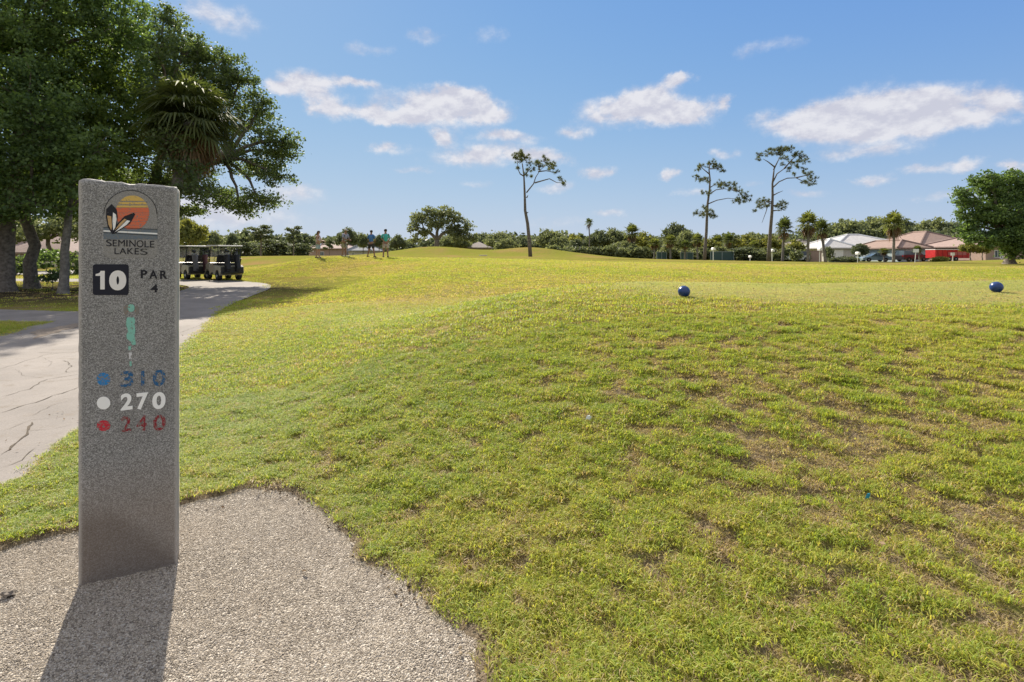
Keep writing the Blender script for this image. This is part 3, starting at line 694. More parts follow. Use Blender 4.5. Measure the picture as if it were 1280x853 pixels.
def flat(name, polys, m, off=.0012, parent=None, label=None):
    """polygons given as face points; thin paint layer off the stone"""
    mb = MB()
    for P in polys:
        n = len(P); mb.add([(s, -off, z) for s, z in P]+[(s, .0005, z) for s, z in P], [tuple(range(n))]+[(i, (i+1) % n, n+(i+1) % n, n+i) for i in range(n)])
    o = mb.build(name, m, parent or marker, fix=True)
    if label: o['label'] = label
    return o
def text_polys(s, x0, z0, x1, z1_, bold=.0):
    """text outline fitted to a rectangle; returns a mesh"""
    cu = bpy.data.curves.new('t', 'FONT'); cu.body = s; cu.size = 1; cu.offset = bold; cu.extrude = .004; cu.resolution_u = 6
    o = bpy.data.objects.new('t', cu); C.objects.link(o); bpy.context.view_layer.update()
    dg = bpy.context.evaluated_depsgraph_get(); me = bpy.data.meshes.new_from_object(o.evaluated_get(dg)); bpy.data.objects.remove(o)
    co = np.zeros(len(me.vertices)*3); me.vertices.foreach_get('co', co); co = co.reshape(-1, 3)
    mn, mxx = co.min(0), co.max(0); sxx = (x1-x0)/(mxx[0]-mn[0]); szz = (z1_-z0)/(mxx[1]-mn[1])
    out_ = np.c_[x0+(co[:, 0]-mn[0])*sxx, -.0005-(co[:, 2]+.004)*.14, z0+(co[:, 1]-mn[1])*szz]
    me.vertices.foreach_set('co', out_.ravel()); me.update(); return me
def text(name, items, m, zf, bold=.02, lift=0, label=None):
    bm = bmesh.new()
    for (s, a, b_, c_, d_) in items:
        (s0, t1), (s1, t0) = zf(a, b_), zf(c_, d_); me = text_polys(s, s0, t0, s1, t1, bold); bm.from_mesh(me)
    for v in bm.verts: v.co.y -= lift
    me = bpy.data.meshes.new(name); bm.to_mesh(me); bm.free(); me.materials.clear(); me.materials.append(m)
    o = link(name, me, marker)
    if label: o['label'] = label
    return o
def circ(cx, cy, rx, ry, zf, n=28, a0=0, a1=360): return [zf(cx+rx*math.cos(R(a0+(a1-a0)*k/n)), cy+ry*math.sin(R(a0+(a1-a0)*k/n))) for k in range(n if a1-a0 == 360 else n+1)][::-1]
ink = worn('black_ink', (.012, .012, .018), .30); inks = worn('black_ink_soft', (.03, .03, .03), .36, 120)
# emblem tablet: arch top, square lower corners rounded
tab = nmat('tablet_stone', 420, (.17, .165, .155), (.34, .33, .31), .7, .2, .002)
P = [z1(222, 480)]+[z1(372.5+150*math.cos(R(a)), 262+136*math.sin(R(a))) for a in range(180, 361, 10)]+[z1(525, 480), z1(505, 506), z1(245, 504)]
flat('emblem', [P], tab, .0012)
emb_rim = flat('emblem_rim', [[z1(372.5+151*math.cos(R(a)), 262+137*math.sin(R(a))), z1(372.5+151*math.cos(R(a+10)), 262+137*math.sin(R(a+10))), z1(372.5+147*math.cos(R(a+10)), 262+133*math.sin(R(a+10))), z1(372.5+147*math.cos(R(a)), 262+133*math.sin(R(a)))] for a in range(180, 360, 10)], inks, .0018)
def chord(y, side=1, c=(384, 252), r=(94, 97)):
    q = max(0, 1-((y-c[1])/r[1])**2); return c[0]+side*r[0]*math.sqrt(q)
def band(ya, yb, k=5):
    ys = [ya+(yb-ya)*i/k for i in range(k+1)]; return [z1(chord(y, -1), y) for y in ys]+[z1(chord(y, 1), y) for y in ys[::-1]]
yel = worn('yellow_paint', (.62, .42, .11), .36, 150); ora = worn('orange_paint', (.62, .15, .07), .38, 150)
blu_grey = worn('water_paint', (.13, .16, .19), .4, 150); wht = worn('white_marking', (.8, .8, .77), .3, 150); tan = worn('feather_tan', (.50, .32, .14), .33, 150)
flat('sun_top', [band(156, 186), band(192, 205), band(211, 222)], yel, .0022)
flat('sun_disc', [band(224, 252), band(254, 282), band(284, 300), band(302, 322), band(324, 344)], ora, .0022)
flat('water', [[z1(222, 334), z1(524, 345), z1(524, 402), z1(222, 400)]], blu_grey, .0020)
flat('water_line', [[z1(222, 350), z1(524, 366), z1(524, 374), z1(222, 358)]], wht, .0026)
flat('water_edge', [[z1(222, 332), z1(524, 344), z1(524, 347), z1(222, 335)], [z1(222, 362), z1(524, 379), z1(524, 382), z1(222, 365)]], inks, .0029)
flat('feather_outline', [[z1(272, 372), z1(247, 335), z1(236, 275), z1(238, 232), z1(268, 203), z1(296, 234), z1(302, 275), z1(296, 320), z1(282, 368)], [z1(274, 370), z1(296, 318), z1(340, 272), z1(392, 252), z1(400, 262), z1(372, 312), z1(330, 340), z1(286, 370)]], ink, .0032)
flat('feather', [[z1(266, 350), z1(250, 318), z1(243, 268), z1(266, 272), z1(270, 330)], [z1(286, 350), z1(312, 312), z1(340, 286), z1(352, 290), z1(318, 326)]], tan, .0038)
flat('feather_blade', [[z1(277, 352), z1(273, 300), z1(276, 250), z1(292, 262), z1(296, 290), z1(288, 335)], [z1(284, 362), z1(326, 322), z1(354, 294), z1(372, 298), z1(352, 320), z1(318, 342)]], wht, .0038)
text('club_name', [('S', 237, 402, 268, 440), ('E', 274, 404, 297, 440), ('M', 305, 404, 342, 441), ('I', 350, 405, 357, 442), ('N', 367, 405, 402, 443), ('O', 408, 406, 446, 446), ('L', 452, 409, 478, 446), ('E', 483, 410, 507, 447),
                     ('L', 284, 450, 308, 484), ('A', 311, 450, 350, 484), ('K', 356, 450, 390, 485), ('E', 397, 451, 421, 486)], ink, z1, .0, .0012)
text('faded_letter', [('S', 428, 453, 470, 488)], inks, z1, .0, .0010)
# number panel
def rrect(x0, y0, x1, y1, r, zf):
    P = []
    for cx, cy, a0 in ((x1-r, y0+r, -90), (x1-r, y1-r, 0), (x0+r, y1-r, 90), (x0+r, y0+r, 180)):
        P += [zf(cx+r*math.cos(R(a0+a)), cy+r*math.sin(R(a0+a))) for a in (0, 30, 60, 90)]
    return P[::-1]
navy = worn('panel_black', (.010, .011, .022), .22, 30)
flat('number_panel', [rrect(162, 541, 363, 714, 14, z1)], navy, .0012)
wn_ = worn('number_white', (.75, .73, .70), .28, 60)
text('hole_number', [('0', 254, 576, 350, 686)], wn_, z1, .075, .0012)
flat('hole_number', [[z1(*p) for p in ((206, 578), (229, 578), (229, 682), (204, 682), (204, 606), (178, 606), (178, 596), (194, 592), (203, 586))][::-1]], wn_, .0026)
text('par_text', [('P', 431, 573, 467, 619), ('A', 478, 574, 524, 621), ('R', 539, 577, 580, 623)], ink, z1, .03)
text('par_number', [('4', 486, 655, 527, 698)], ink, z1, .03)
# hole diagram
teal = worn('green_paint_worn', (.22, .50, .41), .38, 90); rustp = worn('brown_paint_worn', (.34, .19, .10), .54, 60)
flat('diagram_bunker', [circ(303, 80, 13, 30, z2), circ(364, 80, 11, 28, z2)], rustp, .0010)
flat('diagram_green', [circ(332, 68, 19, 22, z2)], teal, .0016)
flat('diagram_fairway', [[z2(*p) for p in ((308, 122), (345, 118), (354, 135), (352, 165), (356, 200), (350, 225), (358, 262), (356, 275), (338, 275), (330, 258), (308, 240), (305, 222), (314, 195), (303, 160))][::-1]], teal, .0013)
flat('diagram_dash', [[z2(317, 282), z2(332, 282), z2(330, 303), z2(316, 303)][::-1]], teal, .0013)
flat('diagram_dash', [[z2(323, 368), z2(335, 368), z2(335, 394), z2(324, 394)][::-1]], teal, .0013)
flat('diagram_tee', [[z2(318, 318), z2(336, 318), z2(337, 354), z2(321, 354)][::-1]], worn('tee_white_worn', (.6, .6, .6), .40, 90), .0013)
# distances
rows = [('blue_distance', '310', 425, 507, (.015, .10, .24), .43, 467, 'worn blue dot and number 310'), ('white_distance', '270', 550, 636, (.85, .85, .83), .2, 601, 'crisp white dot and number 270'), ('red_distance', '240', 678, 756, (.24, .02, .03), .45, 728, 'worn dark red dot and number 240')]
for nm, s, ya, yb, colr, w_, dy, lab in rows:
    m = worn(nm+'_paint', colr, w_, 110)
    if s == '310': xs = [(271, 345), (388, 406), (453, 525)]
    elif s == '270': xs = [(273, 340), (362, 428), (450, 525)]
    else: xs = [(276, 332), (362, 420), (455, 525)]
    text(nm, [(c_, x0, ya+(i*-3), x1, yb-(i*3)) for i, (c_, (x0, x1)) in enumerate(zip(s, xs))], m, z2, (.035 if s == '270' else .016), label=lab)
    dotm = m if s == '270' else worn(nm+'_dot_paint', (.02, .20, .48) if s == '310' else (.50, .02, .04), .44, 110)
    flat('distance_dot', [circ(177, dy, 38, 36 if s != '240' else 30, z2)], dotm, .0014)

# ------------------------------------------------------------------ tee marker balls and bits in the grass
bm_ = nmat('blue_ball_paint', 120, (.006, .03, .13), (.01, .045, .19), .28, .1, .001, spec=.6)
def ball(px, py, d, label, rr=.068):
    x = (px-640)/F*d; z = hz(x, d)
    o = empty('tee_marker', (x, d, z), rng.uniform(0, 3), label, 'tee marker', 'blue ball tee markers')
    mb = MB(); mb.lathe([(rr*math.cos(a), .070+rr*math.sin(a)) for a in np.linspace(-1.5, 1.5, 17)], 28); mb.build('ball', bm_, o, True)
    MB().tube([(0, 0, -.05), (0, 0, .012)], .006, 8).build('spike', M['metal'], o)
    return o
ball(855, 373, 5.9, 'glossy blue ball tee marker nearer the middle, casting a short shadow on the tee')
ball(1245.5, 365, 6.4, 'glossy blue ball tee marker at the far right edge of the tee')
def grass_point(px, py, d0=1.5, d1=12):
    d = d0
    while d < d1:
        x = (px-640)/F*d; z = CH-(py-HZ)/F*d
        if hz(x, d) >= z: return Vector((x, d, hz(x, d)))
        d += .03
    return Vector((x, d, 0))
def bit(name, px, py, m, sz, label, cat):
    p = grass_point(px, py); mb = MB()
    mb.add([(-sz, 0, .0), (0, -sz*.4, .006), (sz, .002, .012), (sz*.2, sz*.5, .02), (-sz*.6, sz*.4, .022), (0, 0, .03)], [(0, 1, 5), (1, 2, 5), (2, 3, 5), (3, 4, 5), (4, 0, 5), (0, 4, 3, 2, 1)])
    o = mb.build(name, m); o.location = p+Vector((0, 0, .03)); o.rotation_euler = (.5, 0, .4); tag(o, label, cat)
bit('paper_scrap', 736, 531, mat('paper_white', (.75, .78, .78), .7), .024, 'tiny white scrap lying in the grass in mid slope', 'litter')
bit('plastic_scrap', 1084, 634, mat('plastic_blue', (.02, .25, .38), .4), .016, 'tiny bright blue scrap lying on the worn patch of slope', 'litter')
def stone(px, py, sz, label):
    p = gpt(px, py); bm = bmesh.new(); bmesh.ops.create_icosphere(bm, subdivisions=2, radius=1)
    for v in bm.verts: v.co = Vector((v.co.x*1.3, v.co.y*.8, v.co.z*.45))*sz*(1+.3*math.sin(v.co.x*4+v.co.y*7))
    me = bpy.data.meshes.new('stone'); bm.to_mesh(me); bm.free(); me.materials.append(M['bark']); o = link('wood_chip', me, None); o.location = (p.x, p.y, hz(p.x, p.y)+sz*.2); tag(o, label, 'wood chip')
stone(10, 743, .022, 'brown wood chip lying on the gravel left of the marker')
stone(38, 604, .014, 'small pale chip lying in grass left of the marker')

# ------------------------------------------------------------------ foliage
def leaf_cloud(cent, size, rgen, elong=1.5, up=.35, quad=True):
    n = len(cent); d = rgen.normal(size=(n, 3)); d /= np.linalg.norm(d, axis=1)[:, None]
    nn = rgen.normal(size=(n, 3)); nn[:, 2] += up; nn -= d*(nn*d).sum(1)[:, None]; nn /= np.linalg.norm(nn, axis=1)[:, None]
    s = np.cross(nn, d); sz = size*rgen.uniform(.6, 1.3, n)
    a = cent-d*(sz*elong/2)[:, None]; c_ = cent+d*(sz*elong/2)[:, None]
    b_ = cent+s*(sz*.5)[:, None]-nn*(sz*.12)[:, None]; e = cent-s*(sz*.5)[:, None]-nn*(sz*.12)[:, None]
    V = np.stack([a, b_, c_, e], 1).reshape(-1, 3); Fc = np.arange(4*n).reshape(-1, 4); return V, Fc
def crown_points(clumps, rgen, per, sub_r=.45, leaves=26, fill=.5):
    """clumps: (center, (rx,ry,rz)); returns leaf centres and twig centres"""
    L = []; T = []
    for c_, r_ in clumps:
        r_ = np.array(r_, float); vol = float(np.mean(r_))
        n = max(4, int(per*vol**2)); u = rgen.normal(size=(n, 3)); u /= np.linalg.norm(u, axis=1)[:, None]
        rad = np.where(rgen.random(n) < fill, rgen.uniform(.78, 1.08, n), rgen.uniform(.25, .85, n))
        tc_ = np.array(c_)+u*rad[:, None]*r_; T.append(tc_)
        k = leaves; off = rgen.normal(size=(n, k, 3))*sub_r*.5*rgen.uniform(.6, 1.3, (n, 1, 1)); off[:, :, 2] *= .55
        L.append((tc_[:, None, :]+off).reshape(-1, 3))
    return np.concatenate(L), T
def limb(mb, a, b_, r0, r1, r_, sag=.1, n=6, k=7):
    a, b_ = Vector(a), Vector(b_); L = (b_-a).length; P = []; w = Vector((r_.uniform(-1, 1), r_.uniform(-1, 1), 0))*L*sag
    for i in range(k):
        f = i/(k-1); p = a.lerp(b_, f); p += w*math.sin(f*math.pi)+Vector((0, 0, 1))*L*.12*math.sin(f*math.pi)
        p += Vector((r_.uniform(-1, 1), r_.uniform(-1, 1), r_.uniform(-1, 1)))*L*.018*(0 < i < k-1); P.append(p)
    mb.tube(P, [r0+(r1-r0)*i/(k-1) for i in range(k)], n); return P
def make_tree(name, base, trunk_top, r0, clumps, leafm, seed, leaf=.1, per=45, sub_r=.45, leaves=26, bark='bark', twigs=True, forks=None, moss=False, extra=None):
    """base and everything else in world metres; root Empty at the base"""
    base = Vector(base); root = empty(name, base); rg = np.random.default_rng(seed); r_ = random.Random(seed)
    cl = [((Vector(c_)-base), r) for c_, r in clumps]
    L, T = crown_points([(tuple(c_), r) for c_, r in cl], rg, per, sub_r, leaves)
    V, Fc = leaf_cloud(L, leaf, rg)
    tt = Vector(trunk_top)-base; mb = MB()
    mid = tt*.5+Vector((r_.uniform(-1, 1), r_.uniform(-1, 1), 0))*r0*.8
    mb.tube([(0, 0, -.2), (0, 0, .05), tt*.12, tt*.3, mid, tt*.8, tt], [r0*1.7, r0*1.35, r0*1.08, r0, r0*.92, r0*.85, r0*.75], 10)
    fk = [tt] if not forks else [Vector(f)-base for f in forks]
    if forks:
        for f in fk: limb(mb, tt, f, r0*.62, r0*.38, r_, .06, 8)
    for (c_, rad), tw in zip(cl, T):
        s = min(fk, key=lambda f: (f-c_).length); lr = r0*(.30 if forks else .42)
        Pn = limb(mb, s, c_, lr, lr*.3, r_, .08, 6)
        if twigs:
            for p in tw[::max(1, len(tw)//14)]:
                st = min(Pn[2:], key=lambda q: (q-Vector(p)).length)
                limb(mb, st, p, lr*.22, lr*.06, r_, .1, 4, 4)
    mb.build('trunk', M[bark], root, True, fix=False)
    me = npmesh('crown', V, Fc, [leafm]); link('crown', me, root)
    return root
def at(px, py, d): return Vector(((px-640)/F*d, d, CH-(py-HZ)/F*d))
def cl(px, py, d, rp, ry=None, rd=None):
    k = d/F; return (at(px, py, d), (rp*k, (rd if rd is not None else rp)*k, (ry or rp)*k))
def ground_at(px, d): x = (px-640)/F*d; return Vector((x, d, hz(x, d)))
# big oaks on the left
t1 = make_tree('oak_tree', ground_at(2, 19), at(8, 265, 19.3), .34,
    [cl(-60, 120, 19, 90), cl(-30, 10, 19, 85), cl(40, 40, 19, 62), cl(110, 10, 20, 60), cl(30, 130, 18, 60), cl(-20, 215, 18, 62, 45), cl(70, 205, 18.5, 42, 32), cl(60, -60, 20, 80), cl(150, 40, 20.5, 40), cl(-130, 30, 20, 100), cl(-140, 190, 20, 80), cl(45, 258, 18, 30, 16),cl(-10, 262, 18, 34, 16)],
    M['oak_leaf'], 1, .09, 50, .42, 38, forks=[at(-20, 170, 19), at(50, 150, 19.5), at(30, 80, 20)])
tag(t1, 'huge dense oak at the left edge with the thickest dark trunk', 'tree')
t2 = make_tree('oak_tree', ground_at(40, 21.5), at(30, 255, 22), .22,
    [cl(40, 110, 22, 70), cl(110, 150, 21, 55), cl(95, 80, 22, 55), cl(140, 110, 22, 48), cl(120, 200, 21, 45, 34), cl(30, 210, 22, 60, 38), cl(95, 262, 21, 30, 16), cl(165, 175, 21.5, 38)],
    M['oak_leaf_bright'], 2, .095, 48, .42, 36, forks=[at(60, 170, 22), at(120, 150, 22)])
tag(t2, 'leafy oak with lighter green sprays, second trunk from the left edge', 'tree')
t3 = make_tree('oak_tree', ground_at(79, 18.6), at(86, 262, 18.8), .14,
    [cl(90, 228, 18.6, 34, 26), cl(125, 250, 18.2, 26, 18), cl(70, 180, 19, 34), cl(120, 190, 18.5, 32)],
    M['oak_leaf'], 3, .10, 50, .42, 26, bark='bark_pale')
tag(t3, 'slender young oak with a pale thin trunk just left of the marker', 'tree')
t4 = make_tree('live_oak_tree', ground_at(150, 25), at(185, 270, 25), .38,
    [cl(230, 105, 26, 46), cl(275, 110, 26, 36, 28), cl(310, 150, 26.5, 34, 30), cl(345, 178, 26, 26, 22), cl(318, 205, 26, 36, 20), cl(345, 222, 25.5, 22, 12), cl(272, 245, 25, 38, 16), cl(325, 252, 25, 28, 12), cl(235, 215, 25.5, 34, 26), cl(190, 230, 25, 40, 26), cl(185, 90, 26, 50), cl(200, 150, 25, 50), cl(170, 270, 25, 30, 12), cl(255, 180, 25.5, 34, 24), cl(225, 262, 25, 30, 9), cl(300, 262, 25, 20, 7), cl(216, 45, 26, 22, 20), cl(250, 72, 26, 24, 18), cl(352, 195, 26.5, 20, 14), cl(232, 205, 19.6, 22, 20), cl(215, 180, 19.5, 24, 24), cl(240, 238, 20, 24, 12), cl(205, 120, 22, 30, 30), cl(280, 75, 26, 22, 14), cl(195, 60, 23, 34, 26), cl(300, 100, 26, 26, 16), cl(330, 130, 26.5, 20, 14), cl(362, 180, 26, 14, 12), cl(240, 60, 25, 30, 16), cl(205, 25, 25, 26, 16)],
    M['oak_leaf_dark'], 4, .09, 48, .38, 34, forks=[at(225, 235, 25), at(215, 170, 25.5), at(280, 200, 25.5)])
tag(t4, 'wide dark live oak whose branches arch right over the golf carts', 'tree')
t5 = make_tree('oak_tree', ground_at(112, 24), at(108, 270, 24), .26, [cl(110, 225, 25, 50, 34), cl(60, 235, 26, 46, 30), cl(0, 240, 26, 60, 30), cl(160, 240, 26, 40, 25)], M['oak_leaf_dark'], 5, .13, 45, .5, 26)
tag(t5, 'dark shaded oak standing behind the marker edge, deep in the grove', 'tree')
t6 = make_tree('oak_tree', ground_at(-110, 17), at(-110, 250, 17), .36, [cl(-150, 100, 17, 90), cl(-230, 160, 17, 90), cl(-90, 200, 16.5, 50, 40), cl(-180, 0, 17, 90)], M['oak_leaf'], 6, .13, 40, .5, 26)
tag(t6, 'oak just outside the left side of the picture', 'tree')

# palms
def make_palm(name, base, top, r0, fl, nf, ns, leafm, seed, dead=8, crown_up=.15, wid=.045, droop=.35, boots=True):
    base = Vector(base); top = Vector(top)-base; root = empty(name, base); r_ = random.Random(seed); mb = MB()
    mb.tube([(0, 0, -.15), top*.1, top*.35, top*.6+Vector((r_.uniform(-.1, .1), 0, 0)), top*.85, top*1.0], [r0*1.25, r0*1.05, r0, r0*.95, r0*1.0, r0*1.05], 9)
    mb.build('trunk', M['bark_pale'], root, True, fix=False)
    def frond(V, Fc, dirv, L, fold):
        d = dirv.normalized(); sd = d.cross(Vector((0, 0, 1)));
        if sd.length < .05: sd = Vector((1, 0, 0))
        sd.normalize(); up = sd.cross(d)
        pet = L*.45; b0 = top+Vector((r_.uniform(-1, 1), r_.uniform(-1, 1), r_.uniform(-.6, .6)))*r0*.6
        hub = b0+d*pet+Vector((0, 0, -.06*L)); o = len(V)
        V += [b0+sd*.02, b0-sd*.02, hub-sd*.012, hub+sd*.012]; Fc.append((o, o+1, o+2, o+3))
        for k in range(ns):
            a = (k/(ns-1)*2-1)*R(125) if ns > 1 else 0
            dd = d*math.cos(a)+sd*math.sin(a); ln = L*.62*(1-.35*abs(a)/R(125))*r_.uniform(.85, 1.08)
            dd = (dd+up*fold*abs(math.sin(a))+Vector((0, 0, -.12))).normalized()
            w = wid*L*.55; s2 = dd.cross(up).normalized()*w
            mid = hub+dd*ln*.55; tip = hub+dd*ln+Vector((0, 0, -droop*ln*r_.uniform(.5, 1.2)))
            o = len(V); V += [hub, mid+s2, tip, mid-s2]; Fc.append((o, o+1, o+2, o+3))
    V, Fc = [], []
    for i in range(nf):
        f = (i+.5)/nf; elv = R(88)-f*R(112)+r_.uniform(-.15, .15); a = i*2.39996+r_.uniform(-.2, .2)
        frond(V, Fc, Vector((math.cos(a)*math.cos(elv), math.sin(a)*math.cos(elv), math.sin(elv))), fl*r_.uniform(.85, 1.1), .25)
    me = npmesh('crown', [tuple(v) for v in V], Fc, [leafm]); link('crown', me, root)
    if dead:
        V, Fc = [], []
        for i in range(dead):
            elv = -R(r_.uniform(48, 82)); a = r_.uniform(0, 6.28)
            frond(V, Fc, Vector((math.cos(a)*math.cos(elv), math.sin(a)*math.cos(elv), math.sin(elv))), fl*r_.uniform(.7, .95), .5)
        me = npmesh('dead_fronds', [tuple(v) for v in V], Fc, [M['dead_frond']]); link('dead_fronds', me, root)
    return root
p1 = make_palm('palm_tree', ground_at(196, 20), at(238, 150, 20.5), .2, 2.15, 70, 30, M['palm_leaf_dark'], 7, 44, wid=.036, droop=.5)
tag(p1, 'tall fan palm with a brown hanging skirt rising among the oaks behind the marker', 'palm')

# ------------------------------------------------------------------ bare pines on the fairway
def pine(base, trunk, branches, tufts, seed, label, d, r0):
    base = Vector(base); root = empty('pine_tree', base); tag(root, label, 'pine', 'tall bare pines along the fairway'); r_ = random.Random(seed); rg = np.random.default_rng(seed)
    mb = MB(); kk = d/F
    def W_(p, dz=0): return at(p[0], p[1], d+dz)-base
    tp = [W_(p) for p in trunk]; tp[0] = Vector((0, 0, -.2)); n = len(tp); mb.tube(tp, [r0*(1-.75*i/(n-1)) for i in range(n)], 9)
    for br in branches:
        dz = [r_.uniform(-1.0, 1.0)*.8*i/len(br) for i in range(len(br))]
        P = [W_(p, dz[i]) for i, p in enumerate(br)]; mb.tube(P, [r0*.36*(1-.75*i/(len(P)-1)) for i in range(len(P))], 6)
    C_ = []; sc = []
    for (x, y, r) in tufts:
        c0 = W_((x, y), r_.uniform(-1.2, 1.2)); Rr = r*kk*1.25; nsub = max(6, int((r*.75)**2*.8))
        for i in range(nsub):
            u = Vector(rg.normal(size=3)); u.normalize(); u.z *= .75; q = c0+u*Rr*r_.uniform(.3, 1); C_.append(q)
            if i % 2 == 0: mb.tube([c0.lerp(q, -.1), q], [.03, .012], 4)
    V = []; Fc = []
    for q in C_:
        for k in range(30):
            u = Vector(rg.normal(size=3)); u.z += .45; u.normalize(); L = .32*r_.uniform(.7, 1.15); s = u.orthogonal().normalized(); s.rotate(Matrix.Rotation(r_.uniform(0, 6.28), 3, u)); s *= .02; o = len(V)
            V += [q-s, q+s, q+u*L]; Fc.append((o, o+1, o+2))
    mb.build('trunk', M['pine_bark'], root, True, fix=False)
    link('crown', npmesh('crown', [tuple(v) for v in V], Fc, [M['needle']]), root); return root
z6 = lambda x, y: (500+x/4.923, 170+y/4.923)
P_ = pine(ground_at(663, 60), [z6(*p) for p in ((803, 745), (797, 660), (785, 540), (770, 460), (768, 380), (765, 300), (762, 240), (752, 170))],
  [[z6(*p) for p in q] for q in (((778, 350), (822, 295), (835, 255), (860, 215), (895, 180)), ((828, 290), (880, 275), (920, 264), (965, 288), (1000, 290)), ((765, 250), (740, 235), (728, 210), (720, 150)), ((764, 245), (790, 215), (815, 190)), ((850, 220), (900, 215), (950, 225)), ((860, 210), (850, 185), (865, 160)), ((780, 380), (788, 365)), ((780, 475), (790, 470)))],
  [(*z6(x, y), r/4.923) for x, y, r in ((728, 115, 34), (765, 135, 36), (740, 150, 30), (715, 140, 20), (722, 200, 10), (795, 170, 20), (815, 205, 20), (775, 235, 16), (790, 205, 18), (840, 170, 30), (885, 155, 34), (925, 175, 30), (950, 185, 22), (965, 225, 16), (930, 205, 24), (985, 262, 16), (1010, 285, 18), (1008, 298, 12), (860, 195, 22), (808, 250, 6), (740, 110, 26))], 11,
  'solitary bare pine in front of the low grassy mounds, leaning slightly left', 60, .24)
z7 = lambda x, y: (740+x/4, 170+y/4)
pine(ground_at(880.5, 65), [z7(*p) for p in ((562, 622), (566, 560), (572, 480), (575, 400), (578, 340), (588, 270), (590, 215), (585, 170), (590, 140))],
  [[z7(*p) for p in q] for q in (((582, 340), (625, 322), (680, 312), (740, 318)), ((590, 290), (620, 270), (660, 265), (700, 270)), ((588, 230), (560, 215), (530, 210)), ((585, 190), (555, 165), (540, 150)), ((590, 165), (620, 165), (650, 170)), ((578, 370), (545, 390), (515, 385)), ((576, 390), (600, 395), (620, 400)), ((700, 270), (730, 275), (755, 300)), ((588, 260), (620, 240)))],
  [(*z7(x, y), r/4) for x, y, r in ((545, 150, 22), (530, 165, 18), (605, 140, 28), (635, 160, 24), (580, 145, 16), (525, 212, 20), (555, 215, 22), (580, 225, 16), (550, 290, 16), (575, 285, 18), (640, 245, 28), (670, 240, 28), (700, 262, 26), (712, 240, 16), (735, 275, 22), (765, 300, 28), (745, 325, 26), (715, 325, 16), (775, 315, 18), (520, 385, 18), (550, 390, 22), (580, 375, 24), (600, 395, 22), (560, 360, 16), (615, 402, 14), (655, 175, 14))], 12,
  'middle bare pine with foliage tiers reaching right, beside the green screens', 65, .22)
pine(ground_at(960.5, 66), [z7(*p) for p in ((882, 626), (886, 560), (893, 460), (900, 380), (903, 300), (902, 240), (908, 190), (912, 150))],
  [[z7(*p) for p in q] for q in (((903, 260), (935, 230), (975, 212), (1020, 210), (1060, 230), (1095, 225)), ((903, 235), (925, 190), (960, 165), (1000, 150)), ((912, 155), (880, 130), (855, 115)), ((908, 170), (930, 125), (945, 95)), ((902, 300), (930, 285), (955, 275)), ((900, 335), (880, 345), (870, 380), (850, 435)), ((900, 330), (870, 330), (845, 350)), ((905, 350), (930, 345), (950, 350)), ((1020, 210), (1060, 200), (1090, 195)), ((960, 165), (1000, 120), (1020, 100)), ((903, 375), (930, 372), (950, 375)))],
  [(*z7(x, y), r/4) for x, y, r in ((835, 95, 20), (830, 118, 16), (890, 90, 26), (925, 75, 28), (960, 70, 28), (990, 65, 24), (1010, 95, 22), (1035, 95, 20), (1060, 105, 22), (1070, 125, 16), (1040, 130, 20), (1000, 130, 22), (965, 115, 22), (950, 140, 14), (1020, 155, 20), (1050, 175, 20), (1085, 190, 24), (1105, 215, 22), (1090, 235, 20), (1060, 238, 16), (1108, 235, 14), (985, 165, 16), (1010, 190, 12), (850, 330, 24), (870, 350, 22), (835, 350, 20), (875, 325, 20), (815, 378, 14), (945, 345, 22), (965, 335, 16), (950, 365, 18), (925, 350, 14), (930, 95, 20), (890, 70, 14))], 13,
  'rightmost bare pine, tallest, its crown bending right above a low tuft', 66, .26)

# ------------------------------------------------------------------ background trees
def proto_oak(seed, leafm, w=5, h=7, n=9, per=16, leaf=.34, trunk=.22, low=.3):
    r_ = random.Random(seed); cs = []
    for i in range(n):
        a = i*2.4+r_.uniform(-.4, .4); q = (i/n)**.5*w*.62; z = h*(low+(.88-low)*(1-(q/w)**1.5)*r_.uniform(.55, 1))
        cs.append(((q*math.cos(a), q*math.sin(a), z), (w*r_.uniform(.28, .42), w*r_.uniform(.28, .42), h*r_.uniform(.13, .2))))
    return make_tree('broad_tree', (0, 0, 0), (0, 0, h*.35), trunk, cs, leafm, seed, leaf, per, .75, 16, twigs=False)
def proto_round(seed, leafm, w=2.2, h=3.6, per=34, leaf=.22):
    return make_tree('round_shrub', (0, 0, 0), (0, 0, h*.35), .1, [((0, 0, h*.52), (w, w, h*.47)), ((w*.2, 0, h*.6), (w*.7, w*.7, h*.36))], leafm, seed, leaf, per, .3, 18, twigs=False)
pr = {}
pr['oakA'] = proto_oak(101, M['far_leaf'], 5, 7.2, 11); pr['oakB'] = proto_oak(102, M['far_leaf_dark'], 5, 7, 10); pr['oakC'] = proto_oak(103, M['far_leaf_yellow'], 4, 6.5, 9)
pr['oakD'] = proto_oak(104, M['far_leaf_dark'], 3.2, 8, 9, low=.35); pr['bush'] = proto_round(105, M['far_leaf_dark']); pr['bushL'] = proto_round(106, M['far_leaf'], 2.4, 3.2)
pr['palmA'] = make_palm('palm_tree', (0, 0, 0), (0, 0, 4.6), .19, 1.9, 34, 12, M['palm_leaf'], 107, 10, wid=.09)
pr['palmB'] = make_palm('palm_tree', (0, 0, 0), (.7, 0, 4.2), .2, 1.9, 34, 12, M['palm_leaf_dark'], 108, 5, wid=.09)
pr['palmT'] = make_palm('palm_tree', (0, 0, 0), (.15, 0, 8.2), .16, 1.6, 16, 9, M['palm_leaf_dark'], 109, 3, wid=.1, droop=.6)
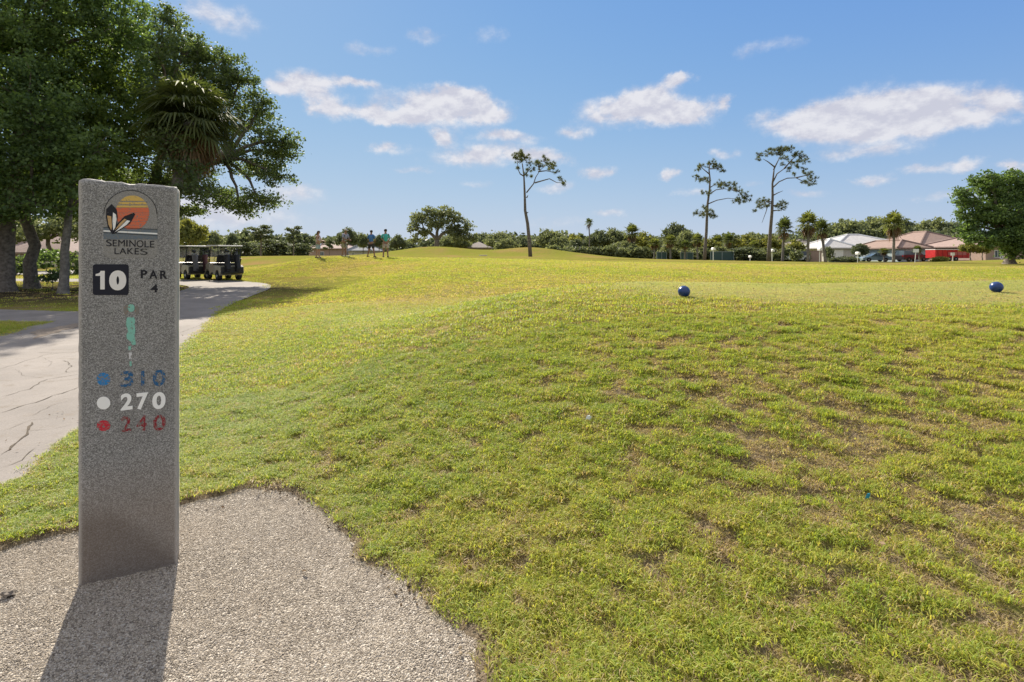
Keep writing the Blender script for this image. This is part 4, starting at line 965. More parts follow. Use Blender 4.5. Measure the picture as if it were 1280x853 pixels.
# tall thin far pine
def far_pine(seed, h, w):
    r_ = random.Random(seed); cs = []
    for i in range(8): a = i*2.4; z = h*(.5+.5*i/8); cs.append(((math.cos(a)*w*r_.uniform(.3, .9), math.sin(a)*w*.6, z), (w*.5, w*.5, h*.06)))
    return make_tree('far_pine_tree', (0, 0, 0), (0, 0, h*.7), .16, cs, M['far_leaf_dark'], seed, .24, 40, .4, 12, twigs=False)
pr['pine'] = far_pine(110, 9, 2.4)
HT = dict(oakA=7.2, oakB=7, oakC=6.5, oakD=8, bush=3.6, bushL=3.2, palmA=6.3, palmB=6, palmT=9.4, pine=9.6)
WD = dict(oakA=9, oakB=9, oakC=7.4, oakD=6, bush=4.6, bushL=4.8, palmA=4, palmB=4, palmT=3.6, pine=4.4)
CATS = dict(oakA='tree', oakB='tree', oakC='tree', oakD='tree', bush='shrub', bushL='shrub', palmA='palm', palmB='palm', palmT='palm', pine='pine')
used = {}
# kind, centre px, top py, width px, distance, label
BG = [
 ('oakC', 237, 270, 44, 45, 'yellow green willowy tree behind the left golf cart'), ('oakB', 215, 262, 60, 60, 'dark tree peeping out right of the marker behind the carts'),
 ('oakA', 264, 286, 32, 75, 'mid green tree above the gap between the two golf carts'), ('oakD', 290, 291, 18, 90, 'small round topped dark tree above the right golf cart'), ('bush', 305, 303, 34, 80, 'low shrub just right of the right golf cart roof'),
 ('pine', 326, 279, 26, 75, 'tiered pine in the far tree line left of the people, wider of two'), ('pine', 367, 280, 18, 75, 'narrow pine in the far tree line nearest the people'), ('bush', 345, 300, 46, 85, 'long low shrub under and between the two far pines'), ('bush', 376, 304, 34, 80, 'low shrub at the foot of the narrow far pine'), ('oakA', 312, 300, 30, 100, 'small pale tree at the grass horizon left of the tiered pine'),
 ('oakB', 434, 283, 30, 85, 'dark round tree directly behind the person in grey'), ('oakA', 454, 289, 22, 95, 'light gappy tree between the grey and blue shirted people'), ('pine', 412, 296, 12, 110, 'tiny far tree between the two leftmost people'), ('oakD', 474, 293, 16, 80, 'slim green tree between the blue and teal shirted people'), ('oakB', 497, 292, 22, 95, 'dark scrubby tree just right of the teal shirted person'),
 ('oakA', 568, 290, 46, 110, 'low dark trees merging with the right side of the spreading oak'), ('oakB', 603, 290, 42, 120, 'dark tree behind the thatch coloured roof'), ('oakA', 622, 287, 44, 105, 'pale gappy tree right of the thatch coloured roof'), ('bushL', 634, 299, 32, 90, 'light green shrub left of the solitary pine'), ('oakB', 652, 295, 30, 125, 'small dark tree showing just left of the solitary pine trunk'),
 ('oakA', 690, 284, 48, 100, 'rounded green tree right of the solitary pine'), ('bushL', 700, 297, 30, 95, 'grey green shrub below the rounded tree right of the solitary pine'), ('bush', 722, 299, 26, 88, 'dark clipped round shrub right of the second mound'), ('palmT', 737, 272, 17, 100, 'thin tall palm standing alone against the sky in mid tree line'),
 ('oakB', 748, 286, 40, 105, 'dark tree just right of the thin tall palm'), ('oakC', 716, 291, 30, 110, 'yellowish tree behind the dark clipped shrub'), ('oakA', 768, 283, 40, 105, 'mid green tree second right of the thin tall palm'), ('palmA', 790, 278, 28, 92, 'fan palm over the left end of the green screens'), ('oakA', 776, 300, 40, 92, 'pale low tree before the tree line left of the green screens'),
 ('palmA', 818, 297, 22, 82, 'short fan palm in front of the left green screen'), ('oakC', 806, 288, 38, 100, 'olive tree above the left green screen'), ('oakB', 845, 277, 40, 110, 'highest dark tree of the line left of the middle pine'), ('oakA', 857, 286, 36, 96, 'bright tree touching the left of the middle pine'), ('palmA', 838, 292, 24, 80, 'fan palm between the two left green screens'), ('palmB', 856, 299, 22, 80, 'dark short palm left of the middle pine trunk'), ('palmA', 872, 290, 22, 84, 'fan palm whose fronds touch the middle pine trunk on its left'),
 ('palmA', 897, 292, 22, 95, 'fan palm right of the middle pine trunk, first of a pair'), ('palmB', 908, 290, 22, 98, 'fan palm right of the middle pine trunk, second of a pair'), ('oakB', 918, 292, 34, 110, 'dark tree behind the right green screen'), ('oakC', 885, 297, 32, 92, 'yellow green tree low behind the middle pine'), ('oakC', 935, 291, 36, 96, 'yellow green tree midway between the middle and right pines'), ('oakA', 948, 288, 40, 105, 'mid green tree left of the right pine'), ('bush', 930, 309, 44, 82, 'long green shrub at the right end of the green screens'), ('palmA', 942, 300, 20, 84, 'short palm left of the right pine trunk'), ('bushL', 950, 314, 26, 80, 'small bright shrub at the foot of the right pine'),
 ('palmB', 978, 269, 28, 80, 'palm with two pale trunks below it right of the right pine'), ('oakC', 962, 292, 36, 95, 'yellow tree showing behind the right pine trunk'), ('palmA', 1010, 262, 34, 76, 'broad greyish palm left of the white roofed house'), ('palmB', 1032, 270, 32, 78, 'dark leaning palm at the left corner of the white roofed house'), ('oakC', 993, 298, 26, 90, 'small yellowish tree before the pink wall'), ('palmA', 1117, 262, 34, 76, 'single tall palm in front of the white roofed house'),
 ('oakA', 1062, 270, 62, 135, 'large tree mass behind the left of the white roofed house'), ('oakA', 1095, 267, 66, 140, 'tree behind the ridge of the white roofed house'), ('oakB', 1130, 272, 56, 145, 'dark tree behind the gap between white and brown roofs'), ('oakA', 1160, 270, 62, 140, 'rounded tree behind the brown roofed house'), ('oakB', 1190, 276, 60, 135, 'tree behind the brown roof beside the big right hand oak'), ('oakA', 1035, 290, 40, 140, 'far tree left of the white roof, behind the leaning palm'),
 ('palmB', 1150, 306, 16, 76, 'stubby palm bush beside the dark vehicle'), ('bushL', 1036, 309, 12, 84, 'thin young sapling at the left of the white roofed house'), ('palmA', 1105, 309, 18, 82, 'low palm clump beside the single tall palm'), ('oakC', 1213, 300, 22, 72, 'pale small tree beside the white porch column'), ('oakC', 1228, 302, 20, 72, 'pale small tree under the left edge of the right hand oak'),
]
for (k, px, py, wpx, d, lab) in BG:
    p = ground_at(px, d); topz = CH-(py-HZ)/F*d; hgt = max(1.2, topz-p.z); wid = wpx*d/F
    o = pr[k] if k not in used else copy_tree(pr[k]); used[k] = 1
    sz_ = hgt/HT[k]; sx_ = wid/WD[k]
    if CATS[k] == 'palm': sx_ = min(max(sx_, .75*sz_), 1.35*sz_)
    o.location = p; o.scale = (sx_, sx_, sz_); o.rotation_euler = (0, 0, (px*1.7) % 6.28)
    tag(o, lab, CATS[k], 'trees and shrubs of the far tree line')
for k in pr:
    if k not in used:
        for ch in list(pr[k].children): bpy.data.objects.remove(ch)
        bpy.data.objects.remove(pr[k])
# far wood reading as one mass behind them (one mass of leaves right round the horizon)
rg = np.random.default_rng(55); cs = []
for i in range(330):
    a = rg.uniform(-58, 58) if i < 260 else rg.uniform(58, 302); d = rg.uniform(150, 190); cs.append(((d*math.sin(R(a)), d*math.cos(R(a)), rg.uniform(1.0, 4.2)), (rg.uniform(4, 7), rg.uniform(3, 5), rg.uniform(2.2, 3.8))))
L, _ = crown_points(cs, rg, 5, 1.5, 14, .8); V, Fc = leaf_cloud(L, .8, rg)
o = link('far_wood', npmesh('far_wood', V, Fc, [M['far_leaf_dark']])); tag(o, 'distant dark wood along the horizon behind the houses', 'wood', kind='stuff')
# undergrowth filling the foot of the tree line
cs = []
for px in range(690, 1010, 5):
    d = rg.uniform(84, 90); p = ground_at(px, d); cs.append(((p.x, p.y, p.z+rg.uniform(.3, 1.3)), (.9, .8, rg.uniform(.6, 1.3))))
L, _ = crown_points(cs, rg, 60, .4, 14, .8); V, Fc = leaf_cloud(L, .26, rg)
o = link('undergrowth', npmesh('undergrowth', V, Fc, [M['far_leaf']])); tag(o, 'low tangled undergrowth at the foot of the far trees', 'undergrowth', kind='stuff')
# the big spreading live oak behind the first mound
lo = make_tree('live_oak_tree', ground_at(548, 88), at(546, 300, 88), .5,
   [cl(525, 272, 88, 12, 8), cl(540, 266, 88, 12, 7), cl(557, 266, 88, 12, 8), cl(570, 274, 88, 11, 8), cl(581, 284, 88, 9, 8), cl(516, 284, 88, 8, 7), cl(548, 280, 88, 16, 8), cl(530, 290, 88, 10, 6), cl(575, 296, 88, 12, 8), cl(565, 288, 88, 10, 7), cl(519, 300, 88, 6, 6), cl(590, 297, 88, 7, 6)],
   M['far_leaf'], 21, .25, 26, .6, 14, forks=[at(530, 288, 88), at(548, 285, 88), at(568, 288, 88)]); tag(lo, 'broad spreading live oak alone behind the left grassy mound', 'tree')
# big oak on the right edge
ro = make_tree('oak_tree', ground_at(1262, 46), at(1262, 300, 46), .4,
   [cl(1238, 234, 46, 18, 11), cl(1222, 228, 47, 9, 6), cl(1262, 222, 46, 15, 9), cl(1276, 232, 46, 22, 14), cl(1250, 248, 46, 20, 13), cl(1216, 256, 46, 16, 9), cl(1202, 252, 46, 8, 4), cl(1226, 274, 46, 18, 12), cl(1210, 284, 46, 12, 7), cl(1225, 298, 45, 12, 6), cl(1254, 268, 45, 22, 14), cl(1268, 300, 45, 14, 8), cl(1285, 255, 46, 30, 28), cl(1285, 290, 45, 34, 24), cl(1255, 298, 45, 24, 13), cl(1232, 226, 46, 16, 12), cl(1310, 240, 46, 34, 28), cl(1320, 290, 46, 34, 24), cl(1206, 240, 46, 11, 8), cl(1204, 268, 46, 8, 8), cl(1215, 296, 45.5, 12, 8), cl(1275, 315, 45, 18, 7), cl(1240, 305, 45, 8, 8)],
   M['oak_leaf'], 22, .15, 44, .42, 26); tag(ro, 'large dense green oak filling the right edge of the picture', 'tree')
# things seen between the trunks on the left
lb = make_tree('oak_tree', ground_at(60, 48), at(60, 300, 48), .2, [cl(60, 285, 48, 34, 18), cl(20, 290, 50, 30, 14), cl(110, 285, 48, 34, 16), cl(150, 280, 50, 30, 18), cl(190, 285, 50, 26, 16)], M['far_leaf'], 23, .22, 30, .5, 16); tag(lb, 'sunlit far tree seen between the trunks of the oak grove', 'tree')
def low_bush(px, py, d, rp, ry, m, seed, label, per=60, leaf=.09):
    p = ground_at(px, d); o = make_tree('shrub', p, p+Vector((0, 0, .15)), .03, [cl(px, py, d, rp, ry)], m, seed, leaf, per, .25, 18, twigs=False); tag(o, label, 'shrub')
low_bush(66, 346, 20.5, 12, 7, M['oak_leaf_dark'], 31, 'low dark shrub at the foot of the pale thin trunk', 160)
low_bush(1075, 313, 83, 9, 7.5, M['far_leaf_dark'], 32, 'dark neatly clipped round shrub beside the white mailbox', 160, .14)
low_bush(1058, 325, 82, 13, 3.6, M['far_leaf_dark'], 33, 'low dark clipped hedge before the white roofed house', 170, .14)
low_bush(1041, 325.5, 82, 4, 3, M['far_leaf_dark'], 34, 'small low hedge clump left of the clipped hedge', 170, .14)
low_bush(1175, 325, 72, 8, 3.5, M['far_leaf_yellow'], 35, 'yellow leaved low shrub in front of the red trailer', 170, .13)

low_bush(20, 330, 33, 22, 13, M['oak_leaf_dark'], 41, 'dark shrub behind the thickest trunk at far left', 60, .14)
low_bush(58, 322, 38, 20, 12, M['oak_leaf'], 42, 'green shrub seen between second and third trunks', 60, .15)
low_bush(95, 332, 34, 20, 16, M['oak_leaf_dark'], 43, 'dark shrub beside the left edge of the marker', 60, .14)
# ------------------------------------------------------------------ houses
def wallm(name, c): return nmat(name, 3, tuple(v*.9 for v in c), tuple(min(1, v*1.08) for v in c), .85, .1, .01)
def roofm(name, c):
    m = mat(name, c, .8, 0, .2); t = m.node_tree; b = t.nodes['Principled BSDF']; f = noise(t, 2.5, 4)
    wv = t.nodes.new('ShaderNodeTexWave'); wv.wave_type = 'BANDS'; wv.bands_direction = 'Z'; wv.inputs['Scale'].default_value = 3.2; wv.inputs['Distortion'].default_value = .4
    tcn = t.nodes.new('ShaderNodeTexCoord'); t.links.new(tcn.outputs['Object'], wv.inputs['Vector'])
    t.links.new(ramp(t, f, [(.3, tuple(v*.82 for v in c)), (.7, tuple(min(1, v*1.1) for v in c))]), b.inputs['Base Color']); bump(t, wv.outputs['Fac'], .6, .05, b); return m
GL = nmat('window_glass', .8, (.03, .045, .055), (.10, .13, .15), .15, 0)
def hip(mb, x0, x1, y0, y1, ze, zr, ov=.5, left_hip=None, right_hip=None):
    x0 -= ov; x1 += ov; y0 -= ov; y1 += ov; w, dpt = x1-x0, y1-y0
    if w >= dpt:
        lh = dpt/2 if left_hip is None else left_hip; rh = dpt/2 if right_hip is None else right_hip
        a, b_ = (x0+lh, (y0+y1)/2, zr), (x1-rh, (y0+y1)/2, zr)
    else:
        a, b_ = ((x0+x1)/2, y0+w/2, zr), ((x0+x1)/2, y1-w/2, zr)
    E = [(x0, y0, ze), (x1, y0, ze), (x1, y1, ze), (x0, y1, ze)]; Lo = [(x, y, z-.2) for x, y, z in E]
    if w >= dpt: fs = [(0, 1, 5, 4), (1, 2, 5), (2, 3, 4, 5), (3, 0, 4)]
    else: fs = [(0, 1, 4), (1, 2, 5, 4), (2, 3, 5), (3, 0, 4, 5)]
    mb.add(E+[a, b_]+Lo, fs+[(6, 7, 1, 0), (7, 8, 2, 1), (8, 9, 3, 2), (9, 6, 0, 3), (6, 9, 8, 7)])
    return a, b_, E
def house(name, wings, wm, rm, wins, label, trim=None, z0=0, doors=(), ridge=True, caps=None):
    """wings: (x0,x1,y0,y1,ze,zr) in metres around the house base"""
    bx = sum(w[0]+w[1] for w in wings)/2/len(wings); by = min(w[2] for w in wings); base = Vector((bx, by, z0))
    root = empty(name, base, 0, label, 'house'); wb = MB(); rb = MB(); caps_ = []
    for w in wings:
        x0, x1, y0, y1 = w[0]-bx, w[1]-bx, w[2]-by, w[3]-by
        wb.box(x0, x1, y0, y1, -.4, w[4]-z0-.02)
        a, b_, E = hip(rb, x0, x1, y0, y1, w[4]-z0+.18, w[5]-z0)
        if ridge:
            cb = MB(); caps_.append(cb)
            ht = [(E[0], a), (E[3], a), (E[1], b_), (E[2], b_)] if (x1-x0) >= (y1-y0) else [(E[0], a), (E[1], a), (E[2], b_), (E[3], b_)]
            for p, q in ht: cb.tube([Vector(p)+Vector((0, 0, .05)), Vector(q)+Vector((0, 0, .06))], .16, 5)
            cb.tube([Vector(a)+Vector((0, 0, .05)), Vector(b_)+Vector((0, 0, .05))], .16, 5)
    wb.build('wall', wm, root); rf = rb.build('roof', rm, root)
    for cb in caps_: cb.build('ridge_cap', caps or rm, rf)
    for (x0, x1, za, zb, y) in wins:
        MB().box(x0-bx, x1-bx, y-by-.03, y-by+.05, za-z0, zb-z0).build('window', trim or M['white_paint'], root)
        w_ = root.children[-1]; w_ = [c for c in root.children if c.name.startswith('window')][-1]
        mb = MB(); m_ = (x0+x1)/2
        mb.box(x0-bx+.08, m_-bx-.04, y-by-.045, y-by-.034, za-z0+.08, zb-z0-.08); mb.box(m_-bx+.04, x1-bx-.08, y-by-.045, y-by-.034, za-z0+.08, zb-z0-.08)
        mb.build('pane', GL, w_)
    for (x0, x1, zb, y, m_) in doors: MB().box(x0-bx, x1-bx, y-by-.04, y-by+.05, .0, zb-z0).build('door', m_, root)
    return root
def X_(px, d): return (px-640)/F*d
def Z_(py, d): return CH-(py-HZ)/F*d
wh = wallm('pale_wall', (.5, .475, .44)); pk = wallm('pink_wall', (.36, .26, .215)); gy_ = wallm('blue_grey_wall', (.33, .39, .42)); tanw = wallm('tan_wall', (.45, .38, .3))
rw = roofm('white_roof', (.52, .505, .495)); rb_ = roofm('brown_roof', (.30, .215, .18)); rg_ = roofm('grey_brown_roof', (.21, .19, .17)); rp = roofm('pinkish_roof', (.34, .25, .22)); rwg = roofm('pale_grey_roof', (.31, .32, .34))
h1 = house('house', [(X_(1043, 97), X_(1150, 97), 97, 111, Z_(311, 97), 5.35), (X_(1030, 91), X_(1070, 91), 91, 99, Z_(311, 91), 4.1)], wh, rw,
   [(X_(1086, 97), X_(1096, 97), .9, 2.2, 97), (X_(1099, 97), X_(1103, 97), .9, 2.2, 97), (X_(1137, 97), X_(1142, 97), .9, 2.1, 97)], 'white roofed bungalow behind the tall palm and clipped shrub', z0=.05,
   doors=[(X_(1034, 91), X_(1054, 91), 2.2, 91, M['white_paint'])], caps=M['white_paint'])
h2 = house('house', [(X_(1150, 92), X_(1232, 92), 92, 107, Z_(309, 92), 5.7), (X_(1123, 84), X_(1160, 84), 84, 95, Z_(311, 84), 3.75)], gy_, rb_,
   [(X_(1132, 84), X_(1140, 84), .9, 2.1, 84), (X_(1166, 92), X_(1174, 92), 1.0, 2.2, 92)], 'brown roofed house with blue grey walls behind the red trailer', z0=.1)
# gabled white porch of the brown house
pb = empty('porch_base'); bpy.data.objects.remove(pb)
base = h2.location; d = 84; gx0, gx1 = X_(1186, d)-base.x, X_(1210, d)-base.x; gz0, gz1 = Z_(313, d)-base.z, Z_(305, d)-base.z
MB().prism([(gx0-.3, gz0), (gx1+.3, gz0), ((gx0+gx1)/2, gz1)], d-base.y+.05, d-base.y+.25).build('gable', gy_, h2)
mb = MB(); mid = (gx0+gx1)/2
for a, b_ in (((gx0-.5, gz0-.1), (mid, gz1+.12)), ((mid, gz1+.12), (gx1+.5, gz0-.1))): mb.tube([(a[0], d-base.y, a[1]), (b_[0], d-base.y, b_[1])], .11, 4)
mb.build('gable_trim', M['white_paint'], h2)
mb = MB(); mb.add([(gx0-.6, d-base.y+.1, gz0-.1), (mid, d-base.y+.1, gz1+.1), (gx1+.6, d-base.y+.1, gz0-.1), (gx0-.6, 92.3-base.y, gz0+.2), (mid, 95-base.y, gz1+.1), (gx1+.6, 92.3-base.y, gz0+.2)], [(0, 1, 4, 3), (1, 2, 5, 4)]); mb.build('porch_roof', rb_, h2, fix=False)
for xx in (gx0+.1, gx1+.1, gx1-.5): MB().box(xx-.13, xx+.13, d-base.y+.05, d-base.y+.3, -.3, gz0-.01).build('column', M['white_paint'], h2)
h3 = house('house', [(X_(985, 118), X_(1056, 118), 118, 132, 2.2, 4.9)], pk, rg_, [(X_(1000, 118), X_(1006, 118), .9, 1.9, 118)], 'pink walled house with a grey brown roof behind the palms', z0=.1)
h4 = house('house', [(X_(1232, 76), X_(1300, 76), 76, 88, Z_(309, 76), 4.3)], pk, rp, [(X_(1243, 76), X_(1251, 76), .9, 2.0, 76)], 'pinkish house half hidden under the right hand oak', z0=.4)
h5 = house('house', [(X_(386, 120), X_(432, 120), 120, 132, 2.6, 4.3)], pk, rp, [(X_(400, 120), X_(405, 120), 1.0, 2.0, 120)], 'low house with a pinkish roof behind the leftmost person', z0=.5)
h6 = house('house', [(X_(436, 105), X_(462, 105), 105, 114, 2.0, 3.6)], wh, rwg, [(X_(440, 105), X_(443, 105), 1.0, 1.8, 105)], 'house with pale grey roof behind the blue shirted person', z0=.5)
h7 = house('house', [(X_(583, 112), X_(612, 112), 112, 120, 2.7, 4.2)], tanw, nmat('thatch_roof', 5, (.22, .19, .17), (.34, .30, .27), .9, .5, .05), [(X_(590, 112), X_(594, 112), 1.2, 2.2, 112)], 'house with a pale thatch coloured roof between the mounds', z0=.6, ridge=False)
h8 = house('house', [(X_(-10, 52), X_(84, 52), 52, 60, Z_(318, 52), 4.0)], pk, rp, [(X_(22, 52), X_(34, 52), .6, 1.3, 52), (X_(60, 52), X_(68, 52), .6, 1.3, 52)], 'pink house glimpsed between the oak trunks at left', z0=.2)
h9 = house('house', [(X_(640, 170)-6, X_(668, 170), 142, 150, 2.2, 3.6)], wh, rg_, [], 'far grey roofed house behind the solitary pine', z0=.3) if False else None
# low garden wall left
gw = MB(); gw.box(X_(-60, 44), X_(130, 44), 44, 44.25, .0, .75); o = gw.build('garden_wall', tanw); tag(o, 'low tan wall seen between the oak trunks at left', 'wall')
mb = MB(); p0 = X_(983, 88); p1x = X_(1027, 88); mb.box(p0, p1x, 88, 88.2, -.2, Z_(314, 88)); mb.box(p0-.05, p1x+.05, 87.95, 88.25, Z_(314, 88), Z_(314, 88)+.08); o = mb.build('garden_wall', pk); tag(o, 'pink wall behind the white car near the palm trunks', 'wall')
# street in front of the houses
rd = nmat('asphalt', 8, (.05, .05, .052), (.085, .083, .08), .9, .2, .005)
def strip(name, x0, x1, y0, y1, m, z, kind='structure', parent=None):
    xs = np.linspace(x0, x1, 60); ys = np.linspace(y0, y1, 5); gx_, gy2 = np.meshgrid(xs, ys); zz = height(gx_.ravel(), gy2.ravel())+z; ii, jj = np.meshgrid(np.arange(59), np.arange(4)); a = (jj*60+ii).ravel()
    o = link(name, npmesh(name, np.c_[gx_.ravel(), gy2.ravel(), zz], np.c_[a, a+1, a+61, a+60], [m]), parent, True)
    if kind: tag(o, kind=kind)
    return o
strip('street', 34, 110, 78.2, 81.6, rd, .05)
strip('street_left', -60, -22, 33.5, 37.5, nmat('concrete_far', 4, (.22, .2, .18), (.30, .27, .25), .9, 0), .05)

# ------------------------------------------------------------------ vehicles
tyre = M['rubber']
def wheel(parent, x, y, r=.33, w=.22, rimm=None):
    mb = MB(); mb.lathe([(r*.62, -w/2), (r*.95, -w/2), (r, -w/4), (r, w/4), (r*.95, w/2), (r*.62, w/2)], 20, M=Matrix.Translation((x, y, r)) @ Matrix.Rotation(R(90), 4, 'X')); o = mb.build('wheel', tyre, parent, True)
    MB().lathe([(r*.12, -w/2-.012), (r*.58, -w/2+.015), (r*.61, -w/2+.02), (r*.61, w/2-.02), (r*.58, w/2-.015), (r*.12, w/2+.012)], 14, M=Matrix.Translation((x, y, r)) @ Matrix.Rotation(R(90), 4, 'X')).build('rim', rimm or M['metal'], o, True)
    return o
def carpaint(name, c): m = mat(name, c, .3, .2, .5); m.node_tree.nodes['Principled BSDF'].inputs['Coat Weight'].default_value = .6; return m
def car(name, loc, rz, paint, label, L=4.6, Wd=1.8, H=1.45, suv=False, cat='car'):
    root = empty(name, loc, rz, label, cat); bt = .62*H; hw = Wd/2
    rear = -L/2; fr = L/2
    if suv: prof = [(rear, .3), (rear, .85*bt), (rear+.04, bt), (fr-1.15, bt*1.02), (fr-.25, bt*.9), (fr, bt*.7), (fr, .3)]; gh = [(rear+.12, bt), (rear+.3, H-.06), (rear+.55, H), (fr-2.0, H), (fr-1.15, bt*1.0)]
    else: prof = [(rear, .3), (rear, .8*bt), (rear+.1, bt*.98), (rear+.9, bt), (fr-1.3, bt), (fr-.25, bt*.82), (fr, bt*.62), (fr, .3)]; gh = [(rear+.45, bt), (rear+1.1, H-.03), (rear+1.5, H), (fr-2.1, H-.02), (fr-1.2, bt)]
    wx = L*.29; low = [(fr, .28)]
    for cx in (wx, -wx): low += [(cx+.4*math.cos(R(a)), .28+.42*math.sin(R(a))) for a in range(0, 181, 20)]
    low += [(rear, .28)]
    poly = prof[1:-1]+low
    # body skin: side outlines with tucked-in shoulders
    mb = MB(); n = len(poly); secs = [(-hw+.03, .96), (-hw, 1), (-hw+.06, 1.0), (hw-.06, 1.0), (hw, 1), (hw-.03, .96)]
    vs = []
    for y, s in secs: vs += [(x*(1 if s == 1.0 else .99), y, z if z < .4 else .4+(z-.4)*s) for x, z in poly]
    fs = [((i+1) % n+n*j, i+n*j, i+n*(j+1), (i+1) % n+n*(j+1)) for j in range(len(secs)-1) for i in range(n)]
    mb.add(vs, fs+[tuple(range(n)), tuple(range(n*len(secs)-1, n*(len(secs)-1)-1, -1))]); mb.build('body', paint, root)
    mb = MB(); m_ = len(gh); tuck = lambda z: (hw-.06)-(z-bt)/(H-bt)*.2
    mb.add([(x, -tuck(z), z) for x, z in gh]+[(x, tuck(z), z) for x, z in gh], [tuple(range(m_)), tuple(range(2*m_-1, m_-1, -1))]+[(i+1, i, i+m_, i+1+m_) for i in range(m_-1)]); mb.build('windows', GL, root)
    mb = MB(); xs = [g_[0] for g_ in gh]
    mb.box(xs[2]-.12, xs[3]+.1, -tuck(H)-.004, tuck(H)+.004, H-.05, H+.012)
    for x0_, z0_, x1_, z1_ in ((gh[0][0], gh[0][1], gh[1][0], gh[1][1]), (gh[4][0], gh[4][1], gh[3][0], gh[3][1]), (-.1, bt, -.12, H)):
        for s in (-1, 1): mb.tube([(x0_, s*(tuck(z0_)+.005), z0_), (x1_, s*(tuck(z1_)+.005), z1_)], .045, 4)
    mb.build('roof', paint, root)
    for cx in (wx, -wx):
        for s in (-1, 1): wheel(root, cx, s*(hw-.12))
    for s in (-1, 1):
        MB().box(fr-.1, fr+.015, s*(hw-.28)-.16, s*(hw-.28)+.16, bt*.62, bt*.78).build('headlight', mat('lamp_clear', (.6, .62, .65), .15), root)
        MB().box(rear-.015, rear+.06, s*(hw-.2)-.12, s*(hw-.2)+.12, bt*.7, bt*.9).build('tail_light', mat('lamp_red', (.25, .01, .01), .25), root)
    return root
def onstreet(px, d): p = ground_at(px, d); p.z += .06; return p
car('parked_car', onstreet(995, 86), R(195), carpaint('silver_white', (.62, .63, .64)), 'white sport utility car parked by the pink wall', 3.9, suv=True, H=1.6)
car('parked_car', onstreet(1093, 84), R(172), carpaint('silver_blue', (.23, .32, .40)), 'silver blue car parked before the white roofed house', 4.3)
car('parked_car', onstreet(1139, 79.5), R(10), carpaint('dark_plum', (.035, .03, .04)), 'dark sport utility car parked left of the red trailer', 4.6, suv=True, H=1.7)
# red trailer
red = nmat('red_paint', 3, (.42, .015, .02), (.52, .03, .03), .45, 0); dred = mat('dark_red', (.28, .012, .015), .5)
tp = ground_at(1184, 76); tr_ = empty('red_trailer', tp, R(-4), 'bright red box trailer parked in front of the brown roofed house', 'trailer')
hw = 20*76/F; tz = Z_(312.5, 76)-tp.z
MB().box(-hw, hw, -1, 1, .45, tz).build('body', red, tr_, bevel=.03)
MB().box(-hw-.02, hw+.02, -1.02, 1.02, tz+.003, tz+.09).build('top_rail', M['white_paint'], tr_)
mb = MB()
for k in range(7): x = -hw+.35+k*(2*hw-.7)/6; mb.box(x-.03, x+.03, -1.03, -1.003, .5, tz-.05)
mb.build('side_rib', dred, tr_)
MB().box(-.6, 1.9, -1.015, -1.003, .9, tz-.35).build('side_reflection', mat('reflection_red', (.45, .13, .13), .5), tr_)  # paler rectangle paints a reflection onto the trailer side
for x in (-.45, .45): wheel(tr_, x, -.98, .33, .2); wheel(tr_, x, .98, .33, .2)
mb = MB(); mb.tube([(-hw, -.5, .4), (-hw-1.2, 0, .45), (-hw, .5, .4)], .05, 6); mb.build('hitch', M['black'], tr_)
# mailboxes and small white signs
def mailbox(px, d, zt, label, w=.32, h=.3, board=False, lean=0):
    p = ground_at(px, d); r = empty('mailbox' if not board else 'small_sign', p, R(8), label, 'mailbox' if not board else 'sign', 'white posts along the far street'); H = CH-(zt-HZ)/F*d-p.z
    MB().tube([(0, 0, -.1), (lean, 0, H-.15)], .055, 6).build('post', M['white_paint'], r)
    if board: MB().box(-w/2+lean, w/2+lean, -.03, .03, H-h, H).build('board', M['white_paint'], r, bevel=.006)
    else: MB().prism([(-w/2, 0), (w/2, 0), (w/2, h*.6), (w*.3, h*.93), (0, h), (-w*.3, h*.93), (-w/2, h*.6)], -.3, .25, M=Matrix.Translation((lean, 0, H-h))).build('box', M['white_paint'], r)
mailbox(1024.5, 78, 310, 'white mailbox on a thin leaning dark post beside the leaning palm', .42, .42)
mailbox(1072, 77, 315, 'white mailbox on a post in front of the clipped round shrub', .42, .42)
mailbox(1143.5, 74, 311.5, 'square white sign board on a leaning post beside the dark car', .9, .5, True, .2)
mailbox(1191, 73, 316, 'small white sign board in front of the red trailer', .6, .42, True)
mailbox(1252, 70, 320, 'small white sign board under the right hand oak', .5, .35, True)
mailbox(891.5, 74, 309.5, 'white box on a post right of the middle pine', .4, .4)
mailbox(965, 70, 311.5, 'white box on a post just right of the right pine trunk', .35, .35)
mailbox(937.5, 74, 319.5, 'short white post among the shrubs between middle and right pines', .22, .3)
# green mesh screens
gms = mat('screen_mesh_green', (.035, .075, .07), .7); fr_ = mat('screen_frame', (.20, .24, .24), .6)
def screen(px0, px1, py, d, label):
    x0, x1 = X_(px0, d), X_(px1, d); zb = hz((x0+x1)/2, d); zt = Z_(py, d); r = empty('green_screen', ((x0+x1)/2, d, zb), 0, label, 'screen', 'green windscreens beyond the fairway'); w = (x1-x0)/2; H = zt-zb
    MB().box(-w, w, -.02, .02, .05, H-.1).build('mesh_panel', gms, r)
    MB().box(-w-.05, w+.05, -.06, .06, H-.099, H).build('top_rail', fr_, r)
    n = max(2, int(2*w/2.2))
    for k in range(n+1): x = -w+2*w*k/n; MB().box(x-.05, x+.05, -.08, -.021, 0, H-.1).build('post', fr_, r)
screen(821, 833, 315, 81, 'leftmost dark green mesh screen behind the fairway palms'); screen(851, 866, 315.5, 81, 'second dark green mesh screen, left of the middle pine'); screen(888, 917, 314.5, 81, 'widest dark green mesh screen, right of the middle pine')
